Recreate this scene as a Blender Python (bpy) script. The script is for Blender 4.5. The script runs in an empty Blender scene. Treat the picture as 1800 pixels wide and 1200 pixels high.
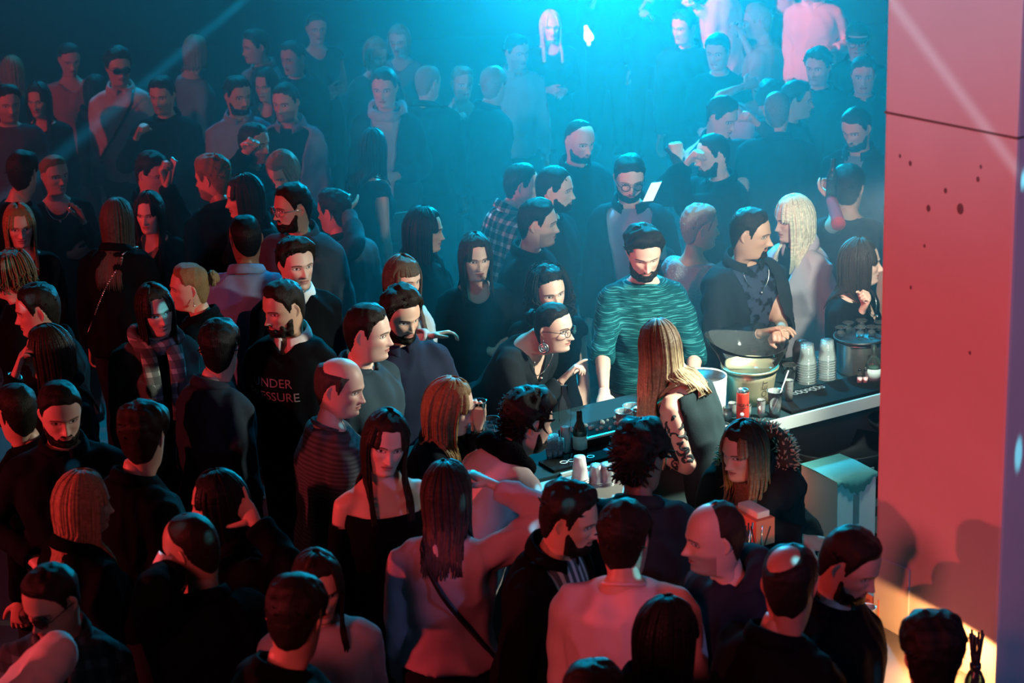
import bpy, bmesh, math, random
import numpy as np
from mathutils import Vector, Matrix
from mathutils.bvhtree import BVHTree
random.seed(7)
SC = bpy.context.scene
COL = SC.collection
# ------------------------------------------------------------------ camera
FPX = 3775.0
TH, RO = math.radians(18.3), math.radians(2.0)
CAMZ = 4.5
CAM = np.array([0, 0, CAMZ])
_f = np.array([0, math.cos(TH), -math.sin(TH)])
_r0 = np.array([1., 0, 0]); _u0 = np.array([0, math.sin(TH), math.cos(TH)])
_r = _r0*math.cos(RO) - _u0*math.sin(RO)
_u = _u0*math.cos(RO) + _r0*math.sin(RO)
cd = bpy.data.cameras.new('camera'); cam = bpy.data.objects.new('camera', cd); COL.objects.link(cam)
cd.sensor_width = 36.0; cd.lens = FPX/1800*36.0
cam.matrix_world = Matrix(((_r[0], _u[0], -_f[0], 0), (_r[1], _u[1], -_f[1], 0), (_r[2], _u[2], -_f[2], CAMZ), (0, 0, 0, 1)))
cd.dof.use_dof = True; cd.dof.focus_distance = 9.9; cd.dof.aperture_fstop = 3.6
cd.clip_end = 200
SC.camera = cam
def ray(px, py): return _f*FPX + _r*(px-900) - _u*(py-600)
def at(px, py, z):
    d = ray(px, py); return CAM + d*((z-CAMZ)/d[2])
def aty(px, py, y):
    d = ray(px, py); return CAM + d*(y/d[1])
# ------------------------------------------------------------------ view, world, lights
SC.view_settings.view_transform = 'Standard'
SC.view_settings.look = 'None'
SC.view_settings.exposure = 0.0
SC.view_settings.gamma = 1.0
SC.view_settings.use_curve_mapping = False
SC.cycles.use_denoising = True
SC.cycles.max_bounces = 6; SC.cycles.diffuse_bounces = 2; SC.cycles.glossy_bounces = 2
SC.cycles.transmission_bounces = 6; SC.cycles.transparent_max_bounces = 8; SC.cycles.volume_bounces = 0
SC.cycles.caustics_reflective = False; SC.cycles.caustics_refractive = False
SC.cycles.sample_clamp_indirect = 2.0
w = bpy.data.worlds.new('night'); SC.world = w; w.use_nodes = True
w.node_tree.nodes['Background'].inputs[0].default_value = (0.0, 0.12, 0.22, 1)
w.node_tree.nodes['Background'].inputs[1].default_value = 0.004
def lamp(name, kind, loc, target, color, power, size=0.1, angle=60, blend=0.5):
    l = bpy.data.lights.new(name, kind); o = bpy.data.objects.new(name, l); COL.objects.link(o)
    l.color = color; l.energy = power
    if kind in ('SPOT', 'POINT'): l.shadow_soft_size = size
    if kind == 'SPOT':
        l.spot_size = math.radians(angle); l.spot_blend = blend
    if kind == 'AREA': l.size = size
    o.location = loc
    if target is not None:
        o.rotation_euler = (Vector(target)-Vector(loc)).to_track_quat('-Z', 'Y').to_euler()
    return o
HAZE = 0.032; HAZE_G = 0.62
RED = (1.0, 0.065, 0.075); PINK = (1.0, 0.12, 0.135); WARMW = (0.93, 1.0, 0.80)
lamp('red_pillar_spot', 'SPOT', (-3.6, -1.2, 5.6), (1.0, 6.5, 2.4), PINK, 1800, 1.1, 36, 0.8)
lamp('red_side_spot', 'SPOT', (-6.6, 6.6, 2.6), (-.2, 8.6, 1.5), RED, 1050, 0.06, 80, 0.5)
lamp('red_far_spot', 'SPOT', (-3.2, 13.0, 4.6), (2.2, 17.6, 1.3), PINK, 4600, 0.08, 22, 0.6)
lamp('red_back_spot', 'SPOT', (-6.4, 11.0, 3.3), (-2.2, 13.6, 1.5), RED, 380, 0.06, 75, 0.6)
lamp('blue_haze_spot', 'SPOT', tuple(aty(1065, -260, 17.0)), (0.95, 8.2, 1.6), (0.0, 0.42, 0.72), 4600, 0.2, 74, 1.0)
lamp('blue_low_spot', 'SPOT', tuple(aty(1050, -700, 13.6)), (0.8, 10.4, 1.0), (0.0, 0.46, 0.74), 5600, 0.15, 60, 1.0)
lamp('blue_left_fill', 'SPOT', (-2.6, 19.0, 5.5), (-2.2, 12.0, 1.0), (0.0, 0.36, 0.62), 2400, 0.2, 80, 1.0)  # added wide blue fill for the haze at far left
lamp('blue_beam', 'SPOT', tuple(aty(560, -110, 15.5)), tuple(aty(90, 285, 14.0)), (0.0, 0.45, 0.75), 45000, 0.03, 2.4, 0.6)
lamp('blue_front_spot', 'SPOT', (0.9, 7.6, 6.2), (0.62, 10.0, 1.2), (0.0, 0.60, 0.72), 230, 0.12, 34, 0.9)
lamp('blue_side_spot', 'SPOT', (4.6, 1.6, 5.0), (1.75, 6.5, 2.4), (0.22, 0.38, 1.0), 340, 0.12, 30, 0.6)
lamp('blue_pillar_fill', 'SPOT', (-3.0, 3.0, 6.5), (1.4, 6.9, 4.1), (0.02, 0.5, 0.75), 1300, 0.3, 26, 1.0)  # added fill that cools the upper pillar face, no fixture behind it
lamp('bar_work_spot', 'SPOT', tuple(aty(1610, 330, 8.7)), (0.3, 9.0, 1.15), WARMW, 430, 0.06, 84, 0.8)
lamp('bar_back_spot', 'SPOT', tuple(aty(1610, 330, 8.7)), (1.35, 10.3, 1.4), WARMW, 170, 0.06, 80, 0.8)
lamp('bar_shelf_spot', 'SPOT', tuple(aty(1610, 330, 8.7)), (1.5, 8.8, .6), (0.75, 1.0, 0.92), 70, 0.06, 88, 0.9)
mirror = lamp('mirror_ball_light', 'POINT', (2.7, 5.4, 6.6), None, (0.10, 0.75, 1.0), 500, 0.005)
mirror.data.use_nodes = True
_nt = mirror.data.node_tree; _em = _nt.nodes['Emission']
_tc = _nt.nodes.new('ShaderNodeTexCoord'); _vo = _nt.nodes.new('ShaderNodeTexVoronoi'); _vo.inputs['Scale'].default_value = 30; _vo.inputs['Randomness'].default_value = .85
_lt = _nt.nodes.new('ShaderNodeMapRange'); _lt.inputs['From Min'].default_value = .085; _lt.inputs['From Max'].default_value = .135; _lt.inputs['To Min'].default_value = 1; _lt.inputs['To Max'].default_value = 0
_ml = _nt.nodes.new('ShaderNodeMath'); _ml.operation = 'MULTIPLY'; _ml.inputs[1].default_value = 7
_nt.links.new(_tc.outputs['Normal'], _vo.inputs['Vector']); _nt.links.new(_vo.outputs['Distance'], _lt.inputs['Value']); _nt.links.new(_lt.outputs[0], _ml.inputs[0]); _nt.links.new(_ml.outputs[0], _em.inputs['Strength'])
# light streak across the pillar, from an added lamp masked to a thin sheet
_so = lamp('pillar_streak_light', 'SPOT', (-3.2, 0.2, 6.4), tuple(aty(1680, 150, 6.8)), (0.55, 0.85, 1.0), 800, 0.005, 13, 0.4)
_pa, _pb = aty(1565, 0, 6.97), aty(1800, 312, 6.55); _pn = np.cross(_pa-np.array([-3.2, 0.2, 6.4]), _pb-np.array([-3.2, 0.2, 6.4])); _pn /= np.linalg.norm(_pn)
bpy.context.view_layer.update(); _pl = _so.matrix_world.to_3x3().transposed() @ Vector(_pn)
_so.data.use_nodes = True; _nt = _so.data.node_tree; _em = _nt.nodes['Emission']; _tc = _nt.nodes.new('ShaderNodeTexCoord'); _dt = _nt.nodes.new('ShaderNodeVectorMath'); _dt.operation = 'DOT_PRODUCT'; _dt.inputs[1].default_value = _pl
_ab = _nt.nodes.new('ShaderNodeMath'); _ab.operation = 'ABSOLUTE'; _mr = _nt.nodes.new('ShaderNodeMapRange'); _mr.inputs['From Min'].default_value = .0003; _mr.inputs['From Max'].default_value = .0035; _mr.inputs['To Min'].default_value = 1; _mr.inputs['To Max'].default_value = 0
_nt.links.new(_tc.outputs['Normal'], _dt.inputs[0]); _nt.links.new(_dt.outputs['Value'], _ab.inputs[0]); _nt.links.new(_ab.outputs[0], _mr.inputs['Value']); _nt.links.new(_mr.outputs[0], _em.inputs['Strength'])
# ------------------------------------------------------------------ node helpers
def new_mat(name):
    m = bpy.data.materials.new(name); m.use_nodes = True
    return m, m.node_tree, m.node_tree.nodes['Principled BSDF']
class E:
    """tiny expression builder over math nodes"""
    def __init__(s, nt): s.nt = nt
    def m(s, op, *a):
        n = s.nt.nodes.new('ShaderNodeMath'); n.operation = op
        for i, v in enumerate(a):
            if isinstance(v, (int, float)): n.inputs[i].default_value = v
            else: s.nt.links.new(v, n.inputs[i])
        return n.outputs[0]
    def add(s, a, b): return s.m('ADD', a, b)
    def sub(s, a, b): return s.m('SUBTRACT', a, b)
    def mul(s, a, b): return s.m('MULTIPLY', a, b)
    def lt(s, a, b): return s.m('LESS_THAN', a, b)
    def gt(s, a, b): return s.m('GREATER_THAN', a, b)
    def sq(s, a): return s.m('MULTIPLY', a, a)
    def soft(s, v, lo, hi):      # 1 below lo, 0 above hi
        n = s.nt.nodes.new('ShaderNodeMapRange'); n.clamp = True
        n.inputs['From Min'].default_value = lo; n.inputs['From Max'].default_value = hi
        n.inputs['To Min'].default_value = 1; n.inputs['To Max'].default_value = 0
        s.nt.links.new(v, n.inputs['Value']); return n.outputs[0]
    def mix(s, f, a, b):
        n = s.nt.nodes.new('ShaderNodeMix'); n.data_type = 'RGBA'
        for k, v in ((0, f), (6, a), (7, b)):
            if isinstance(v, (int, float)): n.inputs[k].default_value = v
            elif isinstance(v, tuple): n.inputs[k].default_value = (*v, 1) if len(v) == 3 else v
            else: s.nt.links.new(v, n.inputs[k])
        return n.outputs[2]
    def attr(s, name, kind='GEOMETRY'):
        n = s.nt.nodes.new('ShaderNodeAttribute'); n.attribute_type = kind; n.attribute_name = name; return n
    def noise(s, vec, scale, detail=2):
        n = s.nt.nodes.new('ShaderNodeTexNoise'); n.inputs['Scale'].default_value = scale; n.inputs['Detail'].default_value = detail
        if vec is not None: s.nt.links.new(vec, n.inputs['Vector'])
        return n.outputs['Fac']
    def scale(s, vec, sx, sy, sz):
        n = s.nt.nodes.new('ShaderNodeVectorMath'); n.operation = 'MULTIPLY'; n.inputs[1].default_value = (sx, sy, sz)
        s.nt.links.new(vec, n.inputs[0]); return n.outputs[0]
    def bump(s, h, bsdf, strength, dist=0.01):
        n = s.nt.nodes.new('ShaderNodeBump'); n.inputs['Strength'].default_value = strength; n.inputs['Distance'].default_value = dist
        s.nt.links.new(h, n.inputs['Height']); s.nt.links.new(n.outputs[0], bsdf.inputs['Normal'])
    def sep(s, vec):
        n = s.nt.nodes.new('ShaderNodeSeparateXYZ'); s.nt.links.new(vec, n.inputs[0]); return n.outputs
def simple(name, col, rough=0.5, metal=0.0, trans=0.0, emit=None, estr=0, bumpn=None, ior=1.45, spec=0.5):
    m, nt, b = new_mat(name)
    b.inputs['Base Color'].default_value = (*col, 1); b.inputs['Roughness'].default_value = rough
    b.inputs['Metallic'].default_value = metal; b.inputs['Transmission Weight'].default_value = trans
    b.inputs['IOR'].default_value = ior; b.inputs['Specular IOR Level'].default_value = spec
    if emit: b.inputs['Emission Color'].default_value = (*emit, 1); b.inputs['Emission Strength'].default_value = estr
    if bumpn:
        e = E(nt); tc = nt.nodes.new('ShaderNodeTexCoord'); h = e.noise(tc.outputs['Object'], bumpn[0], 4); e.bump(h, b, bumpn[1], bumpn[2] if len(bumpn) > 2 else 0.01)
    return m
# ------------------------------------------------------------------ mesh helpers
def mesh_obj(name, V, Fs, mat, parent=None, loc=None, smooth=True, attrs=None, matidx=None):
    """link verts/faces as one object; vertices are world coordinates, the origin goes to loc (or the parent's)"""
    me = bpy.data.meshes.new(name)
    V = np.asarray(V, dtype=np.float64)
    org = np.array(parent['_o']) if parent is not None else (np.array(loc) if loc is not None else np.zeros(3))
    me.from_pydata((V-org).tolist(), [], Fs if isinstance(Fs, list) else Fs.tolist())
    mats = mat if isinstance(mat, (list, tuple)) else [mat]
    for k in mats: me.materials.append(k)
    if smooth: me.polygons.foreach_set('use_smooth', np.ones(len(me.polygons), dtype=bool))
    if matidx is not None: me.polygons.foreach_set('material_index', np.asarray(matidx, dtype=np.int32))
    for k, a in (attrs or {}).items():
        at_ = me.attributes.new(k, 'FLOAT_VECTOR', 'POINT'); at_.data.foreach_set('vector', np.asarray(a, dtype=np.float32).ravel())
    me.update()
    o = bpy.data.objects.new(name, me); COL.objects.link(o)
    if parent is not None: o.parent = parent
    else: o.location = org
    o['_o'] = [float(x) for x in org]
    return o
def empty(name, loc, label=None, cat=None, group=None):
    o = bpy.data.objects.new(name, None); COL.objects.link(o); o.location = loc; o['_o'] = [float(x) for x in loc]
    return tag(o, label, cat, group)
def tag(o, label=None, cat=None, group=None, kind=None):
    for k, v in (('label', label), ('category', cat), ('group', group), ('kind', kind)):
        if v: o[k] = v
    return o
class MB:
    def __init__(s): s.V = []; s.F = []; s.n = 0
    def add(s, V, Fs):
        V = np.asarray(V, float); s.V.append(V); s.F += [[i+s.n for i in f] for f in Fs]; s.n += len(V); return s
    def box(s, x0, x1, y0, y1, z0, z1, M=None, bev=0.0):
        if bev > 0:
            bm = bmesh.new(); bmesh.ops.create_cube(bm, size=1)
            bmesh.ops.scale(bm, vec=(x1-x0, y1-y0, z1-z0), verts=bm.verts)
            bmesh.ops.bevel(bm, geom=bm.edges[:], offset=bev, segments=2, affect='EDGES', profile=0.7)
            V = np.array([v.co[:] for v in bm.verts]) + [(x0+x1)/2, (y0+y1)/2, (z0+z1)/2]
            bm.verts.index_update(); Fs = [[v.index for v in f.verts] for f in bm.faces]; bm.free()
        else:
            V = np.array([(x, y, z) for x in (x0, x1) for y in (y0, y1) for z in (z0, z1)], float)
            Fs = [(0, 1, 3, 2), (4, 6, 7, 5), (0, 4, 5, 1), (2, 3, 7, 6), (0, 2, 6, 4), (1, 5, 7, 3)]
        if M is not None: V = xf(M, V)
        return s.add(V, Fs)
    def tube(s, P, R, n=10, up=(0, 0, 1), cap=True):
        V, Fs = tube(P, R, n, up, cap); return s.add(V, Fs)
    def lathe(s, prof, n=32, c=(0, 0, 0), M=None, closed=False):
        """prof: (r,z) list around local z at c"""
        k = len(prof); a = np.linspace(0, 2*math.pi, n, endpoint=False)
        V = np.array([(r*math.cos(t)+c[0], r*math.sin(t)+c[1], z+c[2]) for r, z in prof for t in a])
        Fs = [(i*n+j, i*n+(j+1) % n, (i+1)*n+(j+1) % n, (i+1)*n+j) for i in range(k-1) for j in range(n)]
        if closed: Fs += [((k-1)*n+j, (k-1)*n+(j+1) % n, (j+1) % n, j) for j in range(n)]
        else:
            if prof[0][0] > 1e-6: Fs.append(list(range(n))[::-1])
            if prof[-1][0] > 1e-6: Fs.append(list(range((k-1)*n, k*n)))
        if M is not None: V = xf(M, V)
        return s.add(V, Fs)
    def ball(s, c, r, n=12, sc=(1, 1, 1)):
        prof = [(max(1e-4, math.sin(t)), -math.cos(t)) for t in np.linspace(0, math.pi, n//2+2)]
        a = MB().lathe(prof, n); V = np.concatenate(a.V)*np.array(sc)*r+np.array(c); return s.add(V, a.F)
    def arr(s): return np.concatenate(s.V), s.F
    def obj(s, name, mat, parent=None, **k):
        V, Fs = s.arr(); return mesh_obj(name, V, Fs, mat, parent, **k)
def xf(M, V):
    M = np.asarray(M, float); V = np.asarray(V, float)
    return V @ M[:3, :3].T + M[:3, 3]
def unit(v): v = np.asarray(v, float); return v/max(1e-9, np.linalg.norm(v))
def tube(P, R, n=10, up=(0, 0, 1), cap=True):
    """swept tube; R scalar or (a,b) per point, a across 'up', b along it"""
    P = np.asarray(P, float); k = len(P)
    T = np.gradient(P, axis=0); T /= np.maximum(1e-9, np.linalg.norm(T, axis=1))[:, None]
    u = np.asarray(up, float); a = np.linspace(0, 2*math.pi, n, endpoint=False); V = []
    for i in range(k):
        s = np.cross(T[i], u)
        if np.linalg.norm(s) < 1e-3: s = np.cross(T[i], (0.3, 1, 0.2))
        s = unit(s); uu = unit(np.cross(s, T[i])); u = uu
        r = R[i] if hasattr(R, '__len__') else R
        ra, rb = (r if hasattr(r, '__len__') else (r, r))
        V.append(P[i] + np.outer(np.cos(a)*ra, s) + np.outer(np.sin(a)*rb, uu))
    V = np.concatenate(V)
    Fs = [(i*n+j, i*n+(j+1) % n, (i+1)*n+(j+1) % n, (i+1)*n+j) for i in range(k-1) for j in range(n)]
    if cap: Fs += [list(range(n))[::-1], list(range((k-1)*n, k*n))]
    return V, Fs
def rotz(a): c, s = math.cos(a), math.sin(a); return np.array([[c, -s, 0], [s, c, 0], [0, 0, 1.]])
def rotx(a): c, s = math.cos(a), math.sin(a); return np.array([[1., 0, 0], [0, c, -s], [0, s, c]])
def roty(a): c, s = math.cos(a), math.sin(a); return np.array([[c, 0, s], [0, 1., 0], [-s, 0, c]])
_rs = np.random.RandomState(3)
_K = _rs.normal(size=(24, 3)); _K /= np.linalg.norm(_K, axis=1)[:, None]; _K *= _rs.uniform(.6, 1.6, 24)[:, None]; _PH = _rs.uniform(0, 6.28, 24)
def snoise(p, freq, seed=0.):
    q = np.asarray(p)*freq + seed
    q = q + 0.6*np.sin(q[:, [1, 2, 0]]*0.7+seed)
    return np.sin(q @ _K[:10].T + _PH[:10]).sum(1)/3.2
def remesh(V, Fs, voxel, it=3):
    me = bpy.data.meshes.new('tmp'); me.from_pydata(np.asarray(V).tolist(), [], Fs)
    o = bpy.data.objects.new('tmp', me); COL.objects.link(o)
    md = o.modifiers.new('r', 'REMESH'); md.mode = 'VOXEL'; md.voxel_size = voxel
    dg = bpy.context.evaluated_depsgraph_get(); ev = o.evaluated_get(dg); m2 = ev.to_mesh()
    nv = len(m2.vertices); W = np.empty(nv*3); m2.vertices.foreach_get('co', W); W = W.reshape(-1, 3)
    npoly = len(m2.polygons); L = np.empty(len(m2.loops), dtype=np.int32); m2.loops.foreach_get('vertex_index', L)
    tot = np.empty(npoly, dtype=np.int32); m2.polygons.foreach_get('loop_total', tot)
    E_ = np.empty(len(m2.edges)*2, dtype=np.int32); m2.edges.foreach_get('vertices', E_); E_ = E_.reshape(-1, 2)
    ev.to_mesh_clear(); bpy.data.objects.remove(o); bpy.data.meshes.remove(me)
    Fq = L.reshape(-1, 4) if (tot == 4).all() else None
    if Fq is None:
        out = []; k = 0
        for t in tot: out.append(L[k:k+t].tolist()); k += t
        Fq = out
    for _ in range(it):
        S = np.zeros_like(W); c = np.zeros(nv)
        for a, b in ((0, 1), (1, 0)):
            for d in range(3): S[:, d] += np.bincount(E_[:, a], W[E_[:, b], d], nv)
            c += np.bincount(E_[:, a], minlength=nv)
        W = W*0.4 + 0.6*S/np.maximum(c, 1)[:, None]
    return W, Fq
def normals(V, Fq):
    V = np.asarray(V); F4 = np.asarray(Fq)
    n = np.cross(V[F4[:, 2]]-V[F4[:, 0]], V[F4[:, 3 % F4.shape[1]]]-V[F4[:, 1]])
    N = np.zeros_like(V)
    for k in range(F4.shape[1]):
        for d in range(3): N[:, d] += np.bincount(F4[:, k], n[:, d], len(V))
    return N/np.maximum(1e-12, np.linalg.norm(N, axis=1))[:, None]
def smooth01(x): x = np.clip(x, 0, 1); return x*x*(3-2*x)
# ------------------------------------------------------------------ people: materials
def skin_material():
    m, nt, b = new_mat('skin'); e = E(nt)
    hl = e.attr('hl').outputs['Vector']; x, y, z = e.sep(hl)
    tone = e.attr('tone', 'OBJECT').outputs['Color']
    par = e.attr('face', 'OBJECT').outputs['Vector']; stub, lid, smile = e.sep(par)
    ax = e.m('ABSOLUTE', x); front = e.gt(y, 0.055)
    nz = e.noise(hl, 60, 3)
    col = e.mix(e.mul(nz, 0.25), tone, e.mix(0.5, tone, (0.45, 0.16, 0.11)))
    # cheeks a touch redder
    ck = e.soft(e.add(e.sq(e.mul(e.sub(ax, 0.042), 40)), e.sq(e.mul(e.add(z, 0.028), 45))), 0.0, 1.0)
    col = e.mix(e.mul(ck, 0.22), col, (0.55, 0.16, 0.12))
    # stubble
    low = e.mul(e.soft(z, -0.045, -0.030), e.gt(z, -0.125)); low = e.mul(low, e.gt(y, 0.02))
    col = e.mix(e.mul(low, stub), col, (0.035, 0.025, 0.02))
    # lips
    zz = e.sub(z, e.mul(e.mul(e.sq(x), 14), smile))
    lipn = e.add(e.sq(e.mul(x, 1/0.025)), e.sq(e.mul(e.add(zz, 0.0635), 1/0.0095)))
    col = e.mix(e.mul(e.mul(e.soft(lipn, 0.75, 1.1), front), 0.75), col, (0.36, 0.085, 0.075))
    dz = e.m('ABSOLUTE', e.add(zz, 0.0635))
    teeth = e.mul(e.mul(e.lt(dz, 0.0038), e.lt(ax, 0.019)), e.mul(front, e.gt(smile, 0.6)))
    col = e.mix(teeth, col, (0.7, 0.66, 0.58))
    line = e.mul(e.mul(e.soft(e.m('ABSOLUTE', e.sub(dz, e.mul(e.gt(smile, 0.6), 0.0042))), 0.0006, 0.0018), e.soft(ax, 0.021, 0.025)), front)
    col = e.mix(e.mul(line, 0.85), col, (0.05, 0.012, 0.012))
    # nostrils
    no = e.add(e.sq(e.mul(e.sub(ax, 0.0075), 1/0.0042)), e.sq(e.mul(e.add(z, 0.0475), 1/0.0028)))
    col = e.mix(e.mul(e.mul(e.soft(no, 0.5, 1.1), front), 0.9), col, (0.02, 0.006, 0.006))
    # brows
    arch = e.add(e.sub(z, 0.0195), e.mul(e.sq(e.sub(ax, 0.031)), 11))
    br = e.mul(e.mul(e.soft(e.m('ABSOLUTE', arch), 0.0022, 0.0046), e.gt(ax, 0.013)), e.mul(e.lt(ax, 0.055), front))
    col = e.mix(e.mul(br, 0.85), col, e.attr('browc', 'OBJECT').outputs['Color'])
    # eyes
    ex = e.sub(ax, 0.0325); ez = e.add(e.sub(z, 0.0005), e.mul(lid, 0.0035))
    hz = e.sub(0.0056, e.mul(lid, 0.0048))
    en = e.add(e.sq(e.mul(ex, 1/0.0145)), e.sq(e.m('DIVIDE', ez, hz)))
    lash = e.mul(e.soft(en, 1.3, 2.1), front)
    col = e.mix(e.mul(lash, 0.9), col, (0.03, 0.012, 0.01))
    eye = e.mul(e.lt(en, 1.0), front)
    col = e.mix(eye, col, (0.62, 0.58, 0.55))
    ir = e.add(e.sq(e.mul(ex, 1/0.0058)), e.sq(e.mul(e.sub(ez, 0.0008), 1/0.0058)))
    col = e.mix(e.mul(eye, e.lt(ir, 1.0)), col, (0.035, 0.02, 0.012))
    # nails: finger tips carry their own attribute
    nt.links.new(col, b.inputs['Base Color'])
    b.inputs['Roughness'].default_value = 0.48
    b.inputs['Specular IOR Level'].default_value = 0.45
    e.bump(e.noise(hl, 220, 3), b, 0.15, 0.002)
    return m
SKIN = skin_material()
def hair_material():
    m, nt, b = new_mat('hair'); e = E(nt)
    hl = e.attr('hl').outputs['Vector']; tip = e.attr('tip').outputs['Vector']; tx, ty, tz = e.sep(tip)
    c1 = e.attr('hairc', 'OBJECT').outputs['Color']; c2 = e.attr('tipc', 'OBJECT').outputs['Color']
    st = e.noise(e.scale(hl, 420, 420, 36), 1.0, 2)
    col = e.mix(e.soft(tx, 0.75, 0.25), c1, c2)
    n = nt.nodes.new('ShaderNodeMix'); n.data_type = 'RGBA'; n.blend_type = 'MULTIPLY'; n.inputs[0].default_value = 0.75
    nt.links.new(e.mix(0.0, col, col), n.inputs[6])
    cr = nt.nodes.new('ShaderNodeValToRGB'); cr.color_ramp.elements[0].position = .3; cr.color_ramp.elements[0].color = (.55, .55, .55, 1); cr.color_ramp.elements[1].position = .7; cr.color_ramp.elements[1].color = (1.3, 1.3, 1.3, 1)
    nt.links.new(st, cr.inputs[0]); nt.links.new(cr.outputs[0], n.inputs[7]); nt.links.new(n.outputs[2], b.inputs['Base Color'])
    b.inputs['Roughness'].default_value = 0.45; b.inputs['Specular IOR Level'].default_value = 0.13
    e.bump(st, b, 0.8, 0.004)
    return m
HAIR = hair_material()
_cl = {}
def cloth(col, kind='plain', rough=0.85, col2=None):
    k = (col, kind, rough, col2)
    if k in _cl: return _cl[k]
    m, nt, b = new_mat('fabric_'+kind); e = E(nt)
    b.inputs['Roughness'].default_value = rough; b.inputs['Specular IOR Level'].default_value = 0.05
    tl = e.attr('tl').outputs['Vector']; x, y, z = e.sep(tl)
    c2 = col2 or tuple(c*0.6 for c in col)
    nz = e.noise(tl, 14, 4)
    if kind == 'heather':      # broken horizontal streaks of knit
        st = e.noise(e.scale(tl, 11, 11, 260), 1.0, 3)
        f = e.soft(st, 0.63, 0.53); col_ = e.mix(f, c2, col)
    elif kind == 'stripe':
        f = e.gt(e.m('FRACT', e.mul(z, 28)), 0.5); col_ = e.mix(f, col, c2)
    elif kind == 'vstripe':
        f = e.gt(e.m('FRACT', e.mul(x, 26)), 0.55); col_ = e.mix(f, col, c2)
    elif kind == 'plaid':
        fx = e.gt(e.m('FRACT', e.mul(e.add(x, e.mul(y, 0.6)), 17)), 0.62); fz = e.gt(e.m('FRACT', e.mul(z, 17)), 0.62)
        f = e.mul(e.add(fx, fz), 0.5); col_ = e.mix(e.m('POWER', f, 2.2), col, c2)
    elif kind == 'knitgrid':
        fx = e.gt(e.m('FRACT', e.mul(z, 60)), 0.5); col_ = e.mix(e.mul(fx, 0.6), col, c2)
    elif kind == 'print':
        f = e.soft(e.noise(tl, 22, 3), 0.5, 0.42); col_ = e.mix(f, col, c2)
    else:
        col_ = e.mix(e.mul(nz, 0.5), col, c2)
    nt.links.new(col_ if not isinstance(col_, tuple) else e.mix(0, col_, col_), b.inputs['Base Color'])
    e.bump(e.noise(tl, 260 if kind != 'fuzzy' else 90, 3), b, 0.25 if kind != 'fuzzy' else 0.9, 0.004 if kind != 'fuzzy' else 0.012)
    _cl[k] = m; return m
M_BLACKMETAL = simple('dark_metal', (0.02, 0.02, 0.02), 0.35, 0.8)
M_SILVER = simple('silver', (0.75, 0.75, 0.72), 0.22, 1.0)
M_SHOE = simple('shoe_leather', (0.02, 0.017, 0.015), 0.5)
M_LENS = simple('sunglass_lens', (0.01, 0.01, 0.012), 0.1)
def thin(name, tint, rough=.06, refl=.12, alpha=.16):
    """thin clear plastic or glass: mostly see-through with a glossy coat"""
    m = bpy.data.materials.new(name); m.use_nodes = True; nt = m.node_tree; nt.nodes.clear(); o = nt.nodes.new('ShaderNodeOutputMaterial')
    tr = nt.nodes.new('ShaderNodeBsdfTransparent'); tr.inputs[0].default_value = (*tint, 1); gl = nt.nodes.new('ShaderNodeBsdfGlossy'); gl.inputs['Roughness'].default_value = rough; gl.inputs[0].default_value = (1, 1, 1, 1)
    df = nt.nodes.new('ShaderNodeBsdfDiffuse'); df.inputs[0].default_value = (.8, .85, .83, 1)
    lw = nt.nodes.new('ShaderNodeLayerWeight'); lw.inputs['Blend'].default_value = refl; m1 = nt.nodes.new('ShaderNodeMixShader'); m2 = nt.nodes.new('ShaderNodeMixShader'); m2.inputs[0].default_value = alpha
    nt.links.new(tr.outputs[0], m2.inputs[1]); nt.links.new(df.outputs[0], m2.inputs[2]); nt.links.new(lw.outputs['Fresnel'], m1.inputs[0]); nt.links.new(m2.outputs[0], m1.inputs[1]); nt.links.new(gl.outputs[0], m1.inputs[2]); nt.links.new(m1.outputs[0], o.inputs[0]); return m
M_CLEARLENS = thin('spectacle_lens', (.97, 1, 1), .05, .1, .02)
M_LEATHER = simple('bag_leather', (0.012, 0.012, 0.014), 0.5, bumpn=(80, .3))
M_BELT = simple('belt_tan', (0.42, 0.30, 0.17), 0.6)
M_PRINT = simple('grey_print', (0.22, 0.23, 0.25), 0.7)
M_INK = simple('tattoo_ink', (0.02, 0.03, 0.035), 0.6)
# ------------------------------------------------------------------ people: head grid
_ROW = np.array([ # front y,z   back y,z   half width  narrowing
    (0.010, .1185, -.012, .1185, .008, 0), (.042, .113, -.046, .110, .040, 0), (.070, .095, -.074, .088, .0595, 0), (.087, .067, -.090, .060, .0715, 0),
    (.0945, .041, -.0975, .030, .0765, 0.0), (.097, .018, -.098, .005, .0765, 0.0), (.092, .000, -.095, -.015, .0745, .02), (.091, -.020, -.090, -.034, .0715, .05),
    (.091, -.042, -.083, -.052, .0685, .12), (.0925, -.062, -.076, -.070, .0645, .20), (.089, -.080, -.071, -.085, .0605, .24), (.0905, -.098, -.067, -.098, .0565, .30),
    (.078, -.1135, -.064, -.110, .0535, .30), (.050, -.1145, -.063, -.122, .0525, .2), (.027, -.120, -.063, -.135, .053, .1), (.017, -.142, -.066, -.155, .054, 0),
    (.017, -.180, -.069, -.184, .0545, 0), (.006, -.232, -.060, -.222, .045, 0)])
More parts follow.
